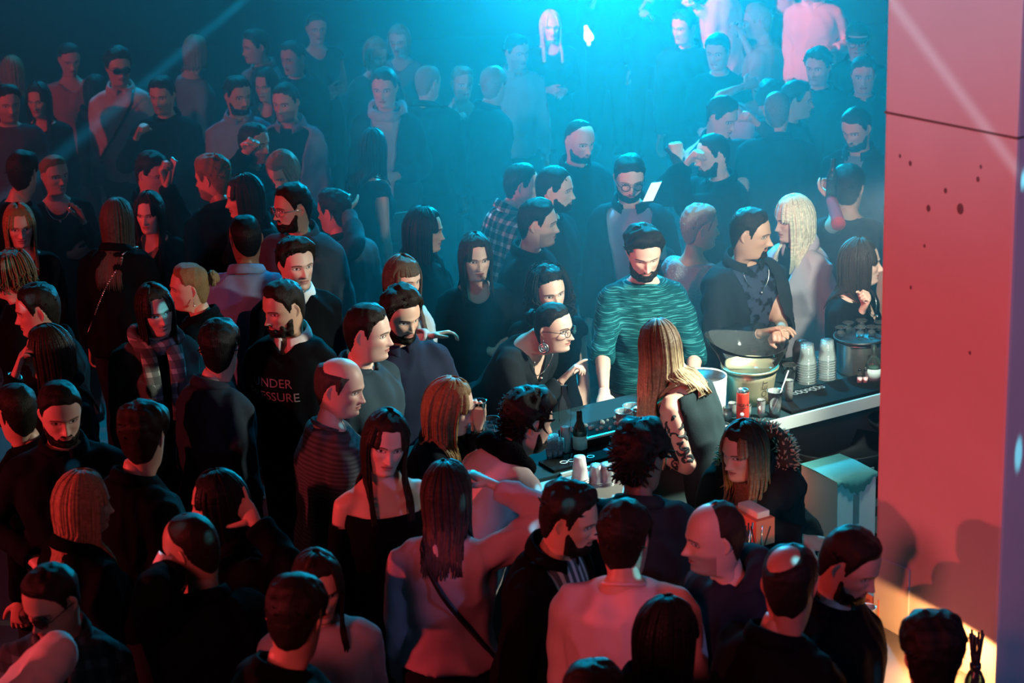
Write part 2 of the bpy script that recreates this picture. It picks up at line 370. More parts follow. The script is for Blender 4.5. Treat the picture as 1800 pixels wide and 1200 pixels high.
def head_grid(cols=60, dense=1.0):
    u = []
    for i in range(17):
        k = max(2, int(round((5 if 4 <= i < 12 else 3)*dense)))
        u += list(np.linspace(i, i+1, k, endpoint=False))
    u.append(17.0); u = np.array(u)
    tab = np.stack([np.interp(u, np.arange(18), _ROW[:, j]) for j in range(6)], 1)
    for _ in range(2):
        t2 = tab.copy(); t2[1:-1] = (tab[:-2]+2*tab[1:-1]+tab[2:])/4; tab = t2
    t = np.linspace(-math.pi, math.pi, cols, endpoint=False); a = t-0.45*np.sin(t)
    c, s = np.cos(a), np.sin(a)
    cc = np.where(c > 0, np.abs(c)**0.80, -np.abs(c)**0.95)
    P = np.zeros((len(u), cols, 3))
    fy, fz, by, bz, w, nar = [tab[:, j][:, None] for j in range(6)]
    k = (1-cc)/2
    P[:, :, 0] = w*s*(1-nar*np.clip(c, 0, 1)**1.3)
    P[:, :, 1] = fy*(1-k)+by*k; P[:, :, 2] = fz*(1-k)+bz*k
    return P
def face_features(P, nose=1.0, jaw=1.0):
    x, y, z = P[..., 0], P[..., 1], P[..., 2]; fr = smooth01((y-0.02)/0.04); ax = np.abs(x); d = np.zeros_like(x)
    g = lambda cx, cz, sx, sz: np.exp(-((ax-cx)/sx)**2-((z-cz)/sz)**2)
    d += -0.0125*g(.031, .000, .017, .0125)          # sockets
    d += 0.0045*g(.033, -.001, .012, .0065)          # lids / eyeball
    d += 0.0045*np.exp(-((z-.019)/.009)**2)*np.exp(-(ax/.052)**4)
    d += 0.0055*g(.046, -.026, .020, .017)
    d += -0.004*g(.046, -.062, .016, .020)
    h = np.interp(-z, [-.014, -.004, .010, .025, .037, .043, .048, .053], [0, .004, .010, .0185, .026, .0235, .007, 0])*nose
    s = np.interp(-z, [-.014, .010, .025, .040, .053], [.008, .0075, .009, .0115, .013])
    d += h*np.exp(-(x/s)**2)
    d += 0.0095*g(.0125, -.0385, .0065, .0075)*nose
    d += 0.0055*np.exp(-((z+.0575)/.0048)**2)*np.exp(-(ax/.021)**4) + 0.0065*np.exp(-((z+.0695)/.0058)**2)*np.exp(-(ax/.019)**4)
    d += -0.0035*np.exp(-((z+.0635)/.0022)**2)*np.exp(-(ax/.024)**4)
    d += 0.004*np.exp(-((z+.097)/.011)**2)*np.exp(-(x/.018)**2)
    P[..., 1] += d*fr
    lowj = smooth01((-0.03-z)/0.06)*smooth01((z+0.13)/0.02)
    P[..., 0] *= 1+(jaw-1)*lowj
    return P
def grid_faces(R, Cn, wrap=True):
    i = np.arange(R-1)[:, None]; j = np.arange(Cn)[None, :]; j2 = (j+1) % Cn
    return np.stack([i*Cn+j, i*Cn+j2, (i+1)*Cn+j2, (i+1)*Cn+j], -1).reshape(-1, 4)
_HG = {0: head_grid(44, 0.7), 1: head_grid(60, 1.0), 2: head_grid(100, 1.7)}
def ear(side, q):
    a = MB().lathe([(max(1e-4, math.sin(t)), -math.cos(t)) for t in np.linspace(0, math.pi, 9)], 14)
    V = np.concatenate(a.V)
    r = np.hypot(V[:, 1], V[:, 2]); out = V[:, 0] > 0
    V[:, 0] = np.where(out, V[:, 0]*0.8-0.9*np.exp(-(r/0.55)**2)*1.0, V[:, 0])
    low = smooth01((-V[:, 2])/1.0); V[:, 1] *= 1-0.35*low; V[:, 1] += 0.25*low
    V = V*np.array([.0085, .0185, .0315])
    V = V @ roty(math.radians(8)).T @ rotz(math.radians(28)).T
    V = V+np.array([.0735, -.012, -.006])
    Fs = [f[:] for f in a.F]
    if side < 0: V[:, 0] *= -1; Fs = [f[::-1] for f in Fs]
    return V, Fs
def hairline(y, style):
    ys = [-.2, -.065, -.052, -.035, -.012, .008, .022, .034, .045, .062, .08, .2]
    zs = [-.095, -.092, -.075, -.012, .028, .030, -.010, .012, .042, .066, .074, .076]
    z = np.interp(y, ys, zs)
    if style in ('bun', 'pony'): return np.interp(y, ys, [-.105, -.10, -.085, -.03, .022, .028, .022, .036, .056, .070, .078, .08])
    if style in ('long', 'bob', 'curly', 'bangs'): z = np.interp(y, ys, [-.105, -.10, -.085, -.05, .00, .012, .020, .040, .056, .070, .078, .08])
    if style == 'bald': z = np.interp(y, [-.2, -.07, -.04, -.02, .01, .2], [-.09, -.085, -.03, .03, .05, .3])
    return z
# ------------------------------------------------------------------ people: hands
def hand_template(pose, vox):
    curl = dict(relaxed=[(18, 28, 18), (22, 32, 20), (26, 36, 22), (30, 40, 24)], flat=[(4, 8, 5)]*4, grip=[(42, 55, 35), (46, 58, 36), (50, 60, 36), (52, 60, 38)],
                fist=[(72, 88, 55)]*4, point=[(8, 14, 8), (48, 55, 35), (55, 62, 38), (58, 64, 40)], spread=[(2, 6, 4)]*4)[pose]
    sp = {'spread': (14, 3, -9, -22), 'flat': (5, 1, -3, -8)}.get(pose, (4, 1, -2, -6))
    b = MB()
    b.tube([(-.03, 0, 0), (0, 0, 0), (.03, 0, 0), (.06, -.001, 0), (.088, -.001, .001), (.098, -.001, .001)],
           [(.027, .021), (.028, .019), (.037, .017), (.041, .0155), (.041, .0135), (.036, .011)], 14, up=(0, 0, 1))
    tips = []
    for i, (by, L) in enumerate(zip((.030, .010, -.011, -.030), (.072, .080, .073, .057))):
        p = np.array([.088, by, .001]); yaw = math.radians(sp[i]); ang = 0; pts = [p-np.array([.02, 0, 0]), p]; rr = [.0095, .0098]
        for j, (fr, cu) in enumerate(zip((.46, .30, .26), curl[i])):
            ang += math.radians(cu); d = np.array([math.cos(ang)*math.cos(yaw), math.cos(ang)*math.sin(yaw), -math.sin(ang)])
            pts.append(pts[-1]+d*L*fr*0.5); rr.append((.0092, .0085, .0078)[j]); pts.append(pts[-1]+d*L*fr*0.5); rr.append((.0092, .0082, .0062)[j])
        b.tube(pts, [r*(0.9 if i == 3 else 1) for r in rr], 10); b.ball(pts[-1], .0064, 8)
    th = dict(grip=[(.55, .62, -.55), (.75, .1, -.65), (.8, -.25, -.55)], fist=[(.6, .55, -.55), (.75, -.2, -.6), (.5, -.7, -.5)], spread=[(.45, .88, -.1), (.55, .83, -.05), (.6, .8, 0)]).get(pose, [(.62, .72, -.30), (.85, .45, -.25), (.93, .28, -.2)])
    p = np.array([.022, .026, -.004]); pts = [p]; rr = [.0155]
    for d, L, r in zip(th, (.044, .034, .027), (.0125, .0105, .0075)): pts.append(pts[-1]+unit(d)*L); rr.append(r)
    b.tube(pts, rr, 10); b.ball(pts[-1], .0077, 8)
    V, Fs = b.arr(); return remesh(V, Fs, vox, 2)
_HT = {}
def hand(pose, q):
    k = (pose, q)
    if k not in _HT: _HT[k] = hand_template(pose, .0038 if q else .006)
    return _HT[k]
# ------------------------------------------------------------------ people: torso
def torso_sections(sex, wf=1.0):
    if sex == 'M':
        S = [(-.10, .150, .105, 0), (-.04, .172, .118, 0), (.02, .172, .118, 0), (.10, .160, .110, .004), (.20, .163, .114, .006), (.30, .180, .122, .006), (.37, .188, .120, 0),
             (.42, .186, .108, -.006), (.455, .165, .096, -.012), (.485, .122, .082, -.018), (.505, .090, .070, -.020), (.525, .066, .060, -.018)]
    else:
        S = [(-.10, .150, .112, 0), (-.04, .176, .126, -.004), (.02, .172, .122, -.004), (.10, .140, .102, .004), (.17, .128, .096, .006), (.26, .142, .108, .012), (.33, .152, .122, .014),
             (.38, .156, .112, .006), (.42, .158, .098, -.006), (.455, .140, .086, -.012), (.485, .102, .074, -.018), (.505, .076, .064, -.020), (.525, .058, .054, -.018)]
    if sex == 'M': S = [(z, w*(.90 if z < .47 else .95), d*.96, y) for z, w, d, y in S]
    return [(z, w*wf if z < .45 else w, d*wf if z < .45 else d, y) for z, w, d, y in S]
def loft(S, ease=0.0, n=26, z0=-9, z1=9, bust=0.0):
    V = []; S = [s for s in S if z0 <= s[0] <= z1]
    a = np.linspace(0, 2*math.pi, n, endpoint=False)
    for z, w, d, y in S:
        ca, sa = np.cos(a), np.sin(a); ee = ease*(1.0 if z < .44 else .7)
        X = np.sign(ca)*np.abs(ca)**.86*(w+ee); Y = np.sign(sa)*np.abs(sa)**.86*(d+ee)+y
        if bust: Y += bust*np.exp(-((z-.315)/.055)**2)*(np.exp(-((X-.072)/.05)**2)+np.exp(-((X+.072)/.05)**2))*(sa > 0)
        V.append(np.stack([X, Y, np.full(n, z)], 1))
    k = len(S); V = np.concatenate(V)
    Fs = [[i*n+j, i*n+(j+1) % n, (i+1)*n+(j+1) % n, (i+1)*n+j] for i in range(k-1) for j in range(n)] + [list(range(n))[::-1], list(range((k-1)*n, k*n))]
    return V, Fs
ARMS = dict(   # upper-arm dir, forearm dir, palm normal for the right arm (x right, y forward, z up), hand pose
    down=((.16, .04, -1), (.05, .22, -1), (-1, .1, -.1), 'relaxed'), bent=((.22, .08, -1), (-.45, .9, .12), (-.6, -.2, -.7), 'relaxed'),
    hold=((.22, .12, -1), (-.30, .85, .55), (-.95, .1, -.1), 'grip'), drink=((.30, .45, -.8), (-.42, .45, .85), (-.8, -.5, 0), 'grip'),
    up=((.45, .5, .35), (-.1, .25, 1), (0, 1, 0), 'spread'), bar=((.28, .50, -.85), (-.25, 1, -.25), (-.1, -.1, -1), 'flat'),
    fold=((.12, .22, -1), (-1, .42, .12), (-.2, -.8, -.2), 'relaxed'), wave=((.35, .2, -.9), (.1, .5, .9), (0, 1, .1), 'spread'),
    headhold=((.75, .35, .35), (-.85, .2, .75), (-1, 0, 0), 'relaxed'), chest=((.25, .25, -.95), (-.6, .5, .75), (-.5, -.6, 0), 'relaxed'),
    phone=((.2, .35, -.9), (-.2, .75, .75), (-.7, -.5, .1), 'grip'), back=((.25, -.25, -1), (-.3, -.25, -1), (0, -1, 0), 'relaxed'), out=((.9, .3, -.3), (.3, 1, .1), (0, 0, -1), 'relaxed'))
PEOPLE = []
def person(hx, hy, label, sex='M', z=None, yaw=0, by=None, hp=4, hr=0, ln=4, sl=0, hair='short', hc=(.013, .009, .007), tipc=None, hl_len=.30, wave=.004, flare=-.05, beard=None, stub=0.0,
           top='shirt', tc=(.02, .022, .026), kind='plain', tc2=None, inner=None, opn=.05, L='down', R='down', s=None, wf=1.0, skin=(.56, .33, .24), specs=None, lid=0.0, smile=0.0,
           nose=1.0, jaw=None, pants=(.012, .014, .02), ear_=None, q=None, extra=None, hscale=1.0, nk=.138):
    rng = random.Random(int(hx*31+hy*7))
    if z is None: z = 1.62 if sex == 'M' else 1.52
    if s is None: s = max(.86, min(1.1, (z+0.002*abs(ln))/1.575)) if abs(ln) < 16 else (1.0 if sex == 'M' else .94)
    H = at(hx, hy, z); dist = np.linalg.norm(H-CAM)
    if q is None: q = 1 if dist < 11.5 else 0
    vox = .011 if q else .018
    by = yaw*0.75 if by is None else by
    face_dir = lambda yw: math.radians(yw)+math.pi     # local +y -> (sin yaw, -cos yaw)
    hs = (s**.5)*(1.0 if sex == 'M' else .965)*hscale
    Rh = rotz(math.radians(yaw)+math.pi) @ rotx(-math.radians(hp)) @ roty(math.radians(hr))
    Rt = rotz(math.radians(by)+math.pi) @ rotx(-math.radians(ln)) @ roty(math.radians(sl))
    up, fw, rt = Rt[:, 2], Rt[:, 1], Rt[:, 0]
    nb = H - up*nk*s - fw*.02*s
    pel = nb - up*.525*s
    T = np.eye(4); T[:3, :3] = Rt*s; T[:3, 3] = pel
    t2w = lambda p: xf(T, p)
    w2t = lambda p: (np.asarray(p)-pel) @ Rt / s
    def h2w(p):
        p = np.asarray(p, float); a = H+(p*hs) @ Rh.T
        b_ = t2w(p*(hs/s)+np.array([0, .020, .525+nk])); k = smooth01((-.100-p[:, 2])/.115)[:, None]
        return a*(1-k)+b_*k
    foot = np.array([pel[0], pel[1], 0.0]) + np.array([fw[0], fw[1], 0])*.03*0
    # ---- arms
    shx, shz = (.150, .430) if sex == 'M' else (.152, .432); ua, fa = (.30*s, .262*s) if sex == 'M' else (.285*s, .245*s)
    arms = {}
    for side, spec in ((1, R), (-1, L)):
        sh = t2w([[side*shx*(wf if wf < 1.1 else 1.08), -.008, shz]])[0]; pose = 'relaxed'; pn = None
        if isinstance(spec, str) : spec = (spec,)
        if spec[0] == 'px':           # ('px', x, y, dy, pose, palm normal world, elbow pole local)
            W = aty(spec[1], spec[2], H[1]+spec[3]); pose = spec[4] if len(spec) > 4 else 'relaxed'
            v = W-sh; dd = np.linalg.norm(v); dm = (ua+fa)*.985
            if dd > dm: v = v/dd*dm; dd = dm; W = sh+v
            pole = Rt @ (np.array(spec[6]) if len(spec) > 6 else np.array([side*.6, -.5, -1.])); n_ = v/dd
            ca = (ua*ua+dd*dd-fa*fa)/(2*ua*dd); ca = max(-1, min(1, ca)); h_ = ua*math.sqrt(1-ca*ca)
            pp = unit(pole-n_*(pole@n_)); el = sh+n_*ua*ca+pp*h_
            pn = np.array(spec[5], float) if len(spec) > 5 and spec[5] is not None else None
        else:
            u_, f_, p_, pose = ARMS[spec[0]]; mir = np.array([side, 1, 1.])
            jit = np.array([rng.uniform(-.06, .06) for _ in range(3)])
            el = sh+unit(Rt @ (unit(u_)*mir+jit))*ua; W = el+unit(Rt @ (unit(f_)*mir+jit))*fa; pn = Rt @ (np.array(p_)*mir)
        fd = unit(W-el)
        if pn is None: pn = Rt @ np.array([-.5*side, 0, -.8])
        pn = unit(pn-fd*(pn@fd)); zax = -pn; yax = np.cross(zax, fd)
        hv, hf = hand(pose, q); HV = hv.copy(); hf = np.asarray(hf)
        if side < 0: HV[:, 1] *= -1; hf = hf[:, ::-1]
        hsz = s*(1.0 if sex == 'M' else .9)
        HV = W + (HV*hsz+np.array([.012, 0, 0])) @ np.stack([fd, yax, zax])
        arms[side] = dict(sh=sh, el=el, wr=W, hand=(HV, hf), fd=fd, pn=pn, pose=pose)
    mf = (.90 if sex == 'M' else .82)*s*(wf**.5)
    def arm_tube(mb, A, e0=0.0, upto=1.0, cuff=0.0, n=14):
        sh, el, wr = A['sh'], A['el'], A['wr']; c = t2w([[0, 0, .42]])[0]; ins = sh+(c-sh)*.35
        P = [ins, sh, sh+(el-sh)*.30, sh+(el-sh)*.65, el-(el-sh)*.08, el+(wr-el)*.08, el+(wr-el)*.35, el+(wr-el)*.7, wr]
        Rr = [.062, .060, .054, .048, .043, .0425, .042, .034, .028]
        P = np.array(P); P[1:8] += 0; 
        if upto < 1:
            tot = [0]; 
            for i in range(1, len(P)): tot.append(tot[-1]+np.linalg.norm(P[i]-P[i-1]))
            tot = np.array(tot); cut = tot[1]+(tot[-1]-tot[1])*upto
            k = tot < cut; Pc = np.array([np.interp(cut, tot, P[:, d]) for d in range(3)]); rc = np.interp(cut, tot, Rr)
            P = np.concatenate([P[k], [Pc]]); Rr = list(np.array(Rr)[k])+[rc]
        Rr = [r*mf+e0 for r in Rr]; Rr[-1] += cuff
        # resample finely
        m_ = 15; t_ = np.linspace(0, len(P)-1, m_); P2 = np.stack([np.interp(t_, np.arange(len(P)), P[:, d]) for d in range(3)], 1); R2 = np.interp(t_, np.arange(len(P)), Rr)
        mb.tube(P2, R2, n)
    # ---- legs
    hipz = -.06
    legs = []
    for side in (1, -1):
        hp_ = t2w([[side*.088, 0, hipz]])[0]
        flat_r = np.array([Rt[0, 0], Rt[1, 0], 0]); flat_f = unit(np.array([Rt[0, 1], Rt[1, 1], 0]) if abs(ln) < 80 else np.array([math.sin(math.radians(by)), -math.cos(math.radians(by)), 0]))
        an = foot + unit(flat_r)*side*.11*s + np.array([0, 0, .075]); v = an-hp_; dd = np.linalg.norm(v)
        tl_, sl_ = .395*s, .383*s
        if dd >= (tl_+sl_)*.995: kn = hp_+v*.51
        else:
            ca = (tl_**2+dd*dd-sl_**2)/(2*tl_*dd); ca = max(-1, min(1, ca)); n_ = v/dd; pp = unit(flat_f-n_*(flat_f@n_)); kn = hp_+n_*tl_*ca+pp*tl_*math.sqrt(1-ca*ca)
        legs.append((hp_, kn, an, flat_f))
    def leg_tube(mb, lg, e0=0.0, n=14, to=1.0):
        h_, k_, a_, _f2 = lg; P = np.array([h_+(0, 0, .02), h_+(k_-h_)*.2, h_+(k_-h_)*.6, k_, k_+(a_-k_)*.3, k_+(a_-k_)*.75, k_+(a_-k_)*to]); Rr = np.array([.088, .088, .072, .058, .058, .044, .040])*s*(wf**.5)+e0
        mb.tube(P, Rr, n, up=(0, 1, .01))
    TS = torso_sections(sex, wf); bust = 0.026 if sex == 'F' else 0
    # ---- body mesh: trunk, limbs remeshed into one skin, then head and hands grown on
    mb = MB(); V_, F_ = loft(TS, -.006, bust=bust); mb.add(t2w(V_), F_)
    mb.tube(t2w([[0, -.02, .47], [0, -.02, .53], [0, -.012, .58]]), [.056*s, .05*s, .046*s], 14)
    for A in arms.values(): arm_tube(mb, A)
    for lg in legs:
        leg_tube(mb, lg); a_, f2 = lg[2], lg[3]
        mb.tube([a_-f2*.05+(0, 0, -.03), a_+(0, 0, -.03), a_+f2*.08+(0, 0, -.045), a_+f2*.16+(0, 0, -.055)], [(.03, .035), (.037, .04), (.043, .028), (.036, .018)], 10)
    V_, F_ = mb.arr(); bare = top in ('tank', 'strapless', 'camisole')
    BV, BF = remesh(V_, F_, vox if bare else max(vox, .014), 3)
    G = face_features(_HG[q].copy(), nose, jaw if jaw else (1.03 if sex == 'M' else .93)); nr, nc = G.shape[:2]; G = G.reshape(-1, 3)
    parts = [(BV, np.asarray(BF), np.full((len(BV), 3), -9.0))]
    parts.append((h2w(G), np.concatenate([grid_faces(nr, nc)]), G))
    for sd in (1, -1):
        ev, ef = ear(sd, q); ef = [f if len(f) == 4 else f for f in ef]; parts.append((h2w(ev), ef, ev-np.array([0, 0.0, 9])*0))
    for A in arms.values(): parts.append((A['hand'][0], A['hand'][1], np.full((len(A['hand'][0]), 3), -9.0)))
    VV, FF, HH, k = [], [], [], 0
    for v, f, h in parts:
        VV.append(v); HH.append(h); FF += [[int(i)+k for i in ff] for ff in (f.tolist() if isinstance(f, np.ndarray) else f)]; k += len(v)
    # close the crown
    k0 = len(BV); FF.append([k0+i for i in range(nc)][::-1])
    ob = mesh_obj('person', np.concatenate(VV), FF, SKIN, loc=foot, attrs={'hl': np.concatenate(HH)})
    tag(ob, label, 'person', 'club crowd')
    ob['tone'] = list(skin); ob['face'] = [stub, lid, smile]; ob['browc'] = [c*.6+.006 for c in (hc if max(hc) < .2 else (.09, .06, .035))]
    # ---- clothing
    def garment(name, ease, z0, z1, mat, sleeves, thick=None, cut=None, hem=None, cuff=.0, wr_amp=.010, vx=None, ts=None):
        g = MB(); a_, b_ = loft(ts or TS, ease, z0=z0, z1=z1, bust=bust*.9); g.add(t2w(a_), b_)
        if sleeves > 0:
            for A in arms.values(): arm_tube(g, A, ease*.75+.003, sleeves, cuff)
        vx = vx or vox
        GV, GF = remesh(*g.arr(), vx, 3); GF = np.asarray(GF); N = normals(GV, GF); tl = w2t(GV)
        fold = snoise(tl*np.array([1, 1, .55]), 17, hx*.1)*.6+snoise(tl, 38, hx*.3)*.4
        fold = 1-np.abs(fold)*1.4
        GV = GV+N*(fold*wr_amp*s)[:, None]
        if cut is not None:
            c = tl[GF].mean(1); GF = GF[~cut(c[:, 0], c[:, 1], c[:, 2])]
            us = np.unique(GF); mp = np.full(len(GV), -1); mp[us] = np.arange(len(us)); GF = mp[GF]; GV = GV[us]; tl = tl[us]
            ed = np.sort(np.concatenate([GF[:, [i, (i+1) % GF.shape[1]]] for i in range(GF.shape[1])]), axis=1); ue, ct = np.unique(ed, axis=0, return_counts=True); be = ue[ct == 1]
            for _ in range(8):                       # a clean cut edge
                S_ = np.zeros_like(GV); c_ = np.zeros(len(GV))
                for a_i, b_i in ((0, 1), (1, 0)):
                    np.add.at(S_, be[:, a_i], GV[be[:, b_i]]); np.add.at(c_, be[:, a_i], 1)
                k_ = c_ > 0; GV[k_] = GV[k_]*.4+.6*S_[k_]/c_[k_][:, None]
        o = mesh_obj(name, GV, GF, mat, ob, attrs={'tl': tl})
        if cut is not None:
            md = o.modifiers.new('t', 'SOLIDIFY'); md.thickness = .005; md.offset = -1
        return o
    mat = cloth(tc, kind, .85, tc2)
    def ring(rad, z_, r0, r1, open_=0.0, tilt=.35, yoff=-.02, nn=20, noise_=0.0):
        """band around the neck: thicker (r1) at the back"""
        a = np.linspace(open_, 2*math.pi-open_, nn); P = np.stack([np.sin(a)*rad*1.08, np.cos(a)*rad+yoff, z_-np.cos(a)*rad*tilt], 1)
        rr = [(r0+(r1-r0)*(1-math.cos(t))/2)*(1+noise_*rng.uniform(-1, 1)) for t in a]
        return tube(t2w(P), np.array(rr)*s, 10)
    def collar(mat_, open_=.22, h=.034, r=.066):
        a = np.linspace(open_, 2*math.pi-open_, 26); prof = [(.0, -.014), (.002, h*.6), (.006, h), (.013, h*.95), (.024, h*.3), (.028, -.012), (.020, -.014), (.012, h*.6), (.006, h*.6)]
        P = []
        for t in a:
            for dr, dz in prof:
                rr = (r+dr)*(1+.05*math.sin(t)**2); pt = max(0, math.cos(t))**6*.018
                P.append((math.sin(t)*rr*1.0, math.cos(t)*rr*1.02-.018, .510+dz-math.cos(t)*r*.33-pt*(dr > .02)))
        m_ = len(prof); Fs = [[i*m_+j, i*m_+(j+1) % m_, (i+1)*m_+(j+1) % m_, (i+1)*m_+j] for i in range(len(a)-1) for j in range(m_)]+[list(range(m_))[::-1], list(range((len(a)-1)*m_, len(a)*m_))]
        P = t2w(P); return mesh_obj('collar', P, Fs, mat_, ob, attrs={'tl': w2t(P)})
    vneck = lambda zb, k_: (lambda x, y, z_: (y > 0.0) & (np.abs(x) < (z_-zb)*k_) & (z_ > zb))
    scoop = lambda zb, ww: (lambda x, y, z_: (y > -.01) & (z_ > zb+(.5-zb)*(np.abs(x)/ww)**2))
    front_open = lambda w0: (lambda x, y, z_: (y > 0.02) & (np.abs(x) < w0*(.45+.8*np.clip(z_/.5, 0, 1))) & (z_ < .60))
    if top == 'tee': garment('t_shirt', .012, -.08, .515, mat, .36, cuff=.006)
    elif top == 'longtee':
        garment('sweater', .014, -.07, .515, mat, .62, cuff=.004); g = ring(.063, .508, .005, .005, 0, .33); mesh_obj('neck_band', g[0], g[1], mat, ob, attrs={'tl': w2t(g[0])})
    elif top == 'sweater':
        garment('sweater', .018, -.05, .515, mat, .97, cuff=.003); g = ring(.064, .510, .009, .009, 0, .33); mesh_obj('neck_band', g[0], g[1], mat, ob, attrs={'tl': w2t(g[0])})
    elif top == 'shirt':
        garment('shirt', .013, -.10, .515, mat, .97, cuff=.003); collar(mat)
    elif top == 'collarsweater':
        garment('sweater', .018, -.05, .505, mat, .97, cuff=.003, cut=vneck(.455, 1.1)); collar(cloth(inner or (.75, .74, .72)), .18, .040)
    elif top in ('jacket', 'blazer', 'coat', 'puffer'):
        ic = inner or (.03, .032, .036)
        garment('shirt', .010, -.04, .518, cloth(*(ic if isinstance(ic[0], tuple) else (ic,))), 0, wr_amp=.003)
        z0 = -.10 if top != 'coat' else -.10
        garment('jacket', .026, z0, .512, mat, .98, cut=front_open(opn), cuff=.006, wr_amp=.013 if top != 'puffer' else .016)
        collar(mat, .45, .036, .070)
    elif top == 'closed':        # zipped or buttoned dark jacket seen closed
        garment('jacket', .024, -.10, .515, mat, .98, cuff=.005, wr_amp=.013); collar(mat, .25, .030, .066)
    elif top in ('hoodie', 'fur'):
        garment('jacket' if top == 'fur' else 'hoodie', .026, -.09, .512, mat, .98 if top == 'hoodie' else .80, cuff=.004, wr_amp=.014)
        if top == 'hoodie':
            g = ring(.090, .498, .026, .052, .35, .55, -.035, 22, .08); gv, gf = remesh(g[0], g[1], vox, 3); mesh_obj('hood', gv, gf, mat, ob, attrs={'tl': w2t(gv)})
    elif top == 'knot':          # knit top with cropped hem
        garment('sweater', .016, .02, .515, mat, .96, cuff=.003, wr_amp=.012)
    elif top == 'blouse': garment('blouse', .012, -.08, .50, mat, .97, cut=vneck(.36, .55), cuff=.004)
    elif top == 'scoop': garment('top', .010, -.08, .50, mat, .97 if not opn == 0 else .36, cut=scoop(.43, .085))
    elif top == 'sleeveless': garment('dress', .010, -.10, .50, mat, .06, cut=scoop(.43, .085))
    elif top == 'tank':
        def tcut(x, y, z_): return (z_ > .455-.06*(y > 0)) | ((z_ > .345) & (np.abs(x) > .130) & (y > -.055))
        garment('tank_top', .009, -.10, .47, mat, 0, cut=tcut)
        for sd in (1, -1):
            P = t2w([[sd*.085, .105, .36], [sd*.098, .075, .43], [sd*.10, .01, .482], [sd*.100, -.05, .470], [sd*.095, -.085, .440]])
            V2, F2 = tube(P, [(.007, .003)]*5, 8, up=up); mesh_obj('strap', V2, F2, mat, ob)
    elif top == 'strapless':
        garment('top', .012, -.10, .44, mat, 0, cut=lambda x, y, z_: (z_ > .405))
        for A in arms.values():
            g = MB(); arm_tube(g, A, .012, .97); v, f = g.arr(); tl = w2t(v); d_ = np.linalg.norm(v-A['sh'], axis=1)
            gv, gf = remesh(v, f, vox, 2); gf = np.asarray(gf); k_ = np.linalg.norm(gv-A['sh'], axis=1)[gf].mean(1) > .10; ins_ = w2t(gv)[gf].mean(1)[:, 2] < .40
            mesh_obj('sleeve', gv, gf[k_ & ins_], mat, ob, attrs={'tl': w2t(gv)})
    # trousers and shoes
    g = MB(); a_, b_ = loft(TS, .010, z0=-.11, z1=.06); g.add(t2w(a_), b_)
    for lg in legs: leg_tube(g, lg, .012, to=1.04)
    gv, gf = remesh(*g.arr(), .02, 3); mesh_obj('trousers', gv, gf, cloth(pants, 'plain', .9), ob, attrs={'tl': w2t(gv)})
    for lg in legs:
        a_, f2 = lg[2], lg[3]
        v, f = tube([a_-f2*.075+(0, 0, -.035), a_-f2*.05+(0, 0, -.030), a_+(0, 0, -.022), a_+f2*.08+(0, 0, -.040), a_+f2*.16+(0, 0, -.050), a_+f2*.20+(0, 0, -.055)], [(.02, .03), (.04, .044), (.044, .052), (.050, .035), (.045, .025), (.02, .014)], 12)
        v[:, 2] = np.maximum(v[:, 2], .004); mesh_obj('shoe', v, f, M_SHOE, ob)
    # ---- hair
    sx = np.array([1, 1, 1.]); hair_parts = []; hl_all = []; tip_all = []
    def push(v):                    # keep hair outside trunk and shoulders
        t = w2t(v); zz = np.array([q_[0] for q_ in TS]); w_ = np.interp(t[:, 2], zz, [q_[1] for q_ in TS])+.030; d_ = np.interp(t[:, 2], zz, [q_[2] for q_ in TS])+.030
        ins = (t[:, 2] < .53) & (t[:, 2] > 0); r_ = np.sqrt((t[:, 0]/w_)**2+((t[:, 1]+.005)/d_)**2); k_ = ins & (r_ < 1)
        sgn = np.where(t[:, 1] < .0, -1, 1); t2 = t.copy(); t2[k_, 1] = sgn[k_]*d_[k_]*np.sqrt(np.maximum(0.05, 1-(t[k_, 0]/w_[k_])**2))-.005
        return t2w(t2)
    def addh(v_local, f, world=None, tips=None, pushit=False):
        v = h2w(v_local) if world is None else world
        if pushit: v = push(v)
        hair_parts.append((v, f)); hl_all.append(v_local); tip_all.append(tips if tips is not None else np.zeros((len(v), 3)))
    def cap(style, thick, rough_, zoff=0.0):
        P = _HG[2*q].copy(); nr_, nc_ = P.shape[:2]; P = P.reshape(-1, 3); F4 = grid_faces(nr_, nc_); N = normals(P, F4); N *= np.sign((N*(P-np.array([0, 0, .0]))).sum(1))[:, None]
        hlz = hairline(P[:, 1], style)+zoff+.004*snoise(P, 90, hx)
        k_ = P[:, 2]-hlz
        if style == 'balding': k_ = np.minimum(k_, .074-P[:, 2]+.7*np.maximum(0, -P[:, 1]-.050))
        if style == 'receding': k_ = np.minimum(k_, .012-P[:, 1]-.10*np.abs(P[:, 0])+.25*np.maximum(0, .03-P[:, 2]))
        if style == 'tonsure': k_ = np.minimum(k_, np.linalg.norm(P-np.array([-.025, -.052, .100]), axis=1)-.056)
        t_ = smooth01(k_/np.where(P[:, 1] > .03, .055 if style == 'curly' else .042, .024))
        tn = thick*(1+rough_*snoise(P*np.array([1, .6, .6]), 60, hy)+rough_*.6*snoise(P, 140, hx))
        tn = tn*(.38+.62*smooth01((P[:, 2]+.01)/.09)) if style not in ('long', 'curly', 'bob', 'bangs') else tn
        keep = (t_[F4] > 0.02).any(1) & (P[F4][:, :, 2] > -.118).all(1)
        Q = P+N*(t_*tn-.0014*(1-smooth01(t_*6)))[:, None]
        F5 = F4[keep]; us = np.unique(F5); mp = np.full(len(P), -1); mp[us] = np.arange(len(us))
        fs = mp[F5].tolist(); Qk = Q[us]
        if style not in ('balding', 'bald', 'receding', 'tonsure'): fs.append([int(mp[i]) for i in range(nc_)][::-1])
        addh(Qk, fs)
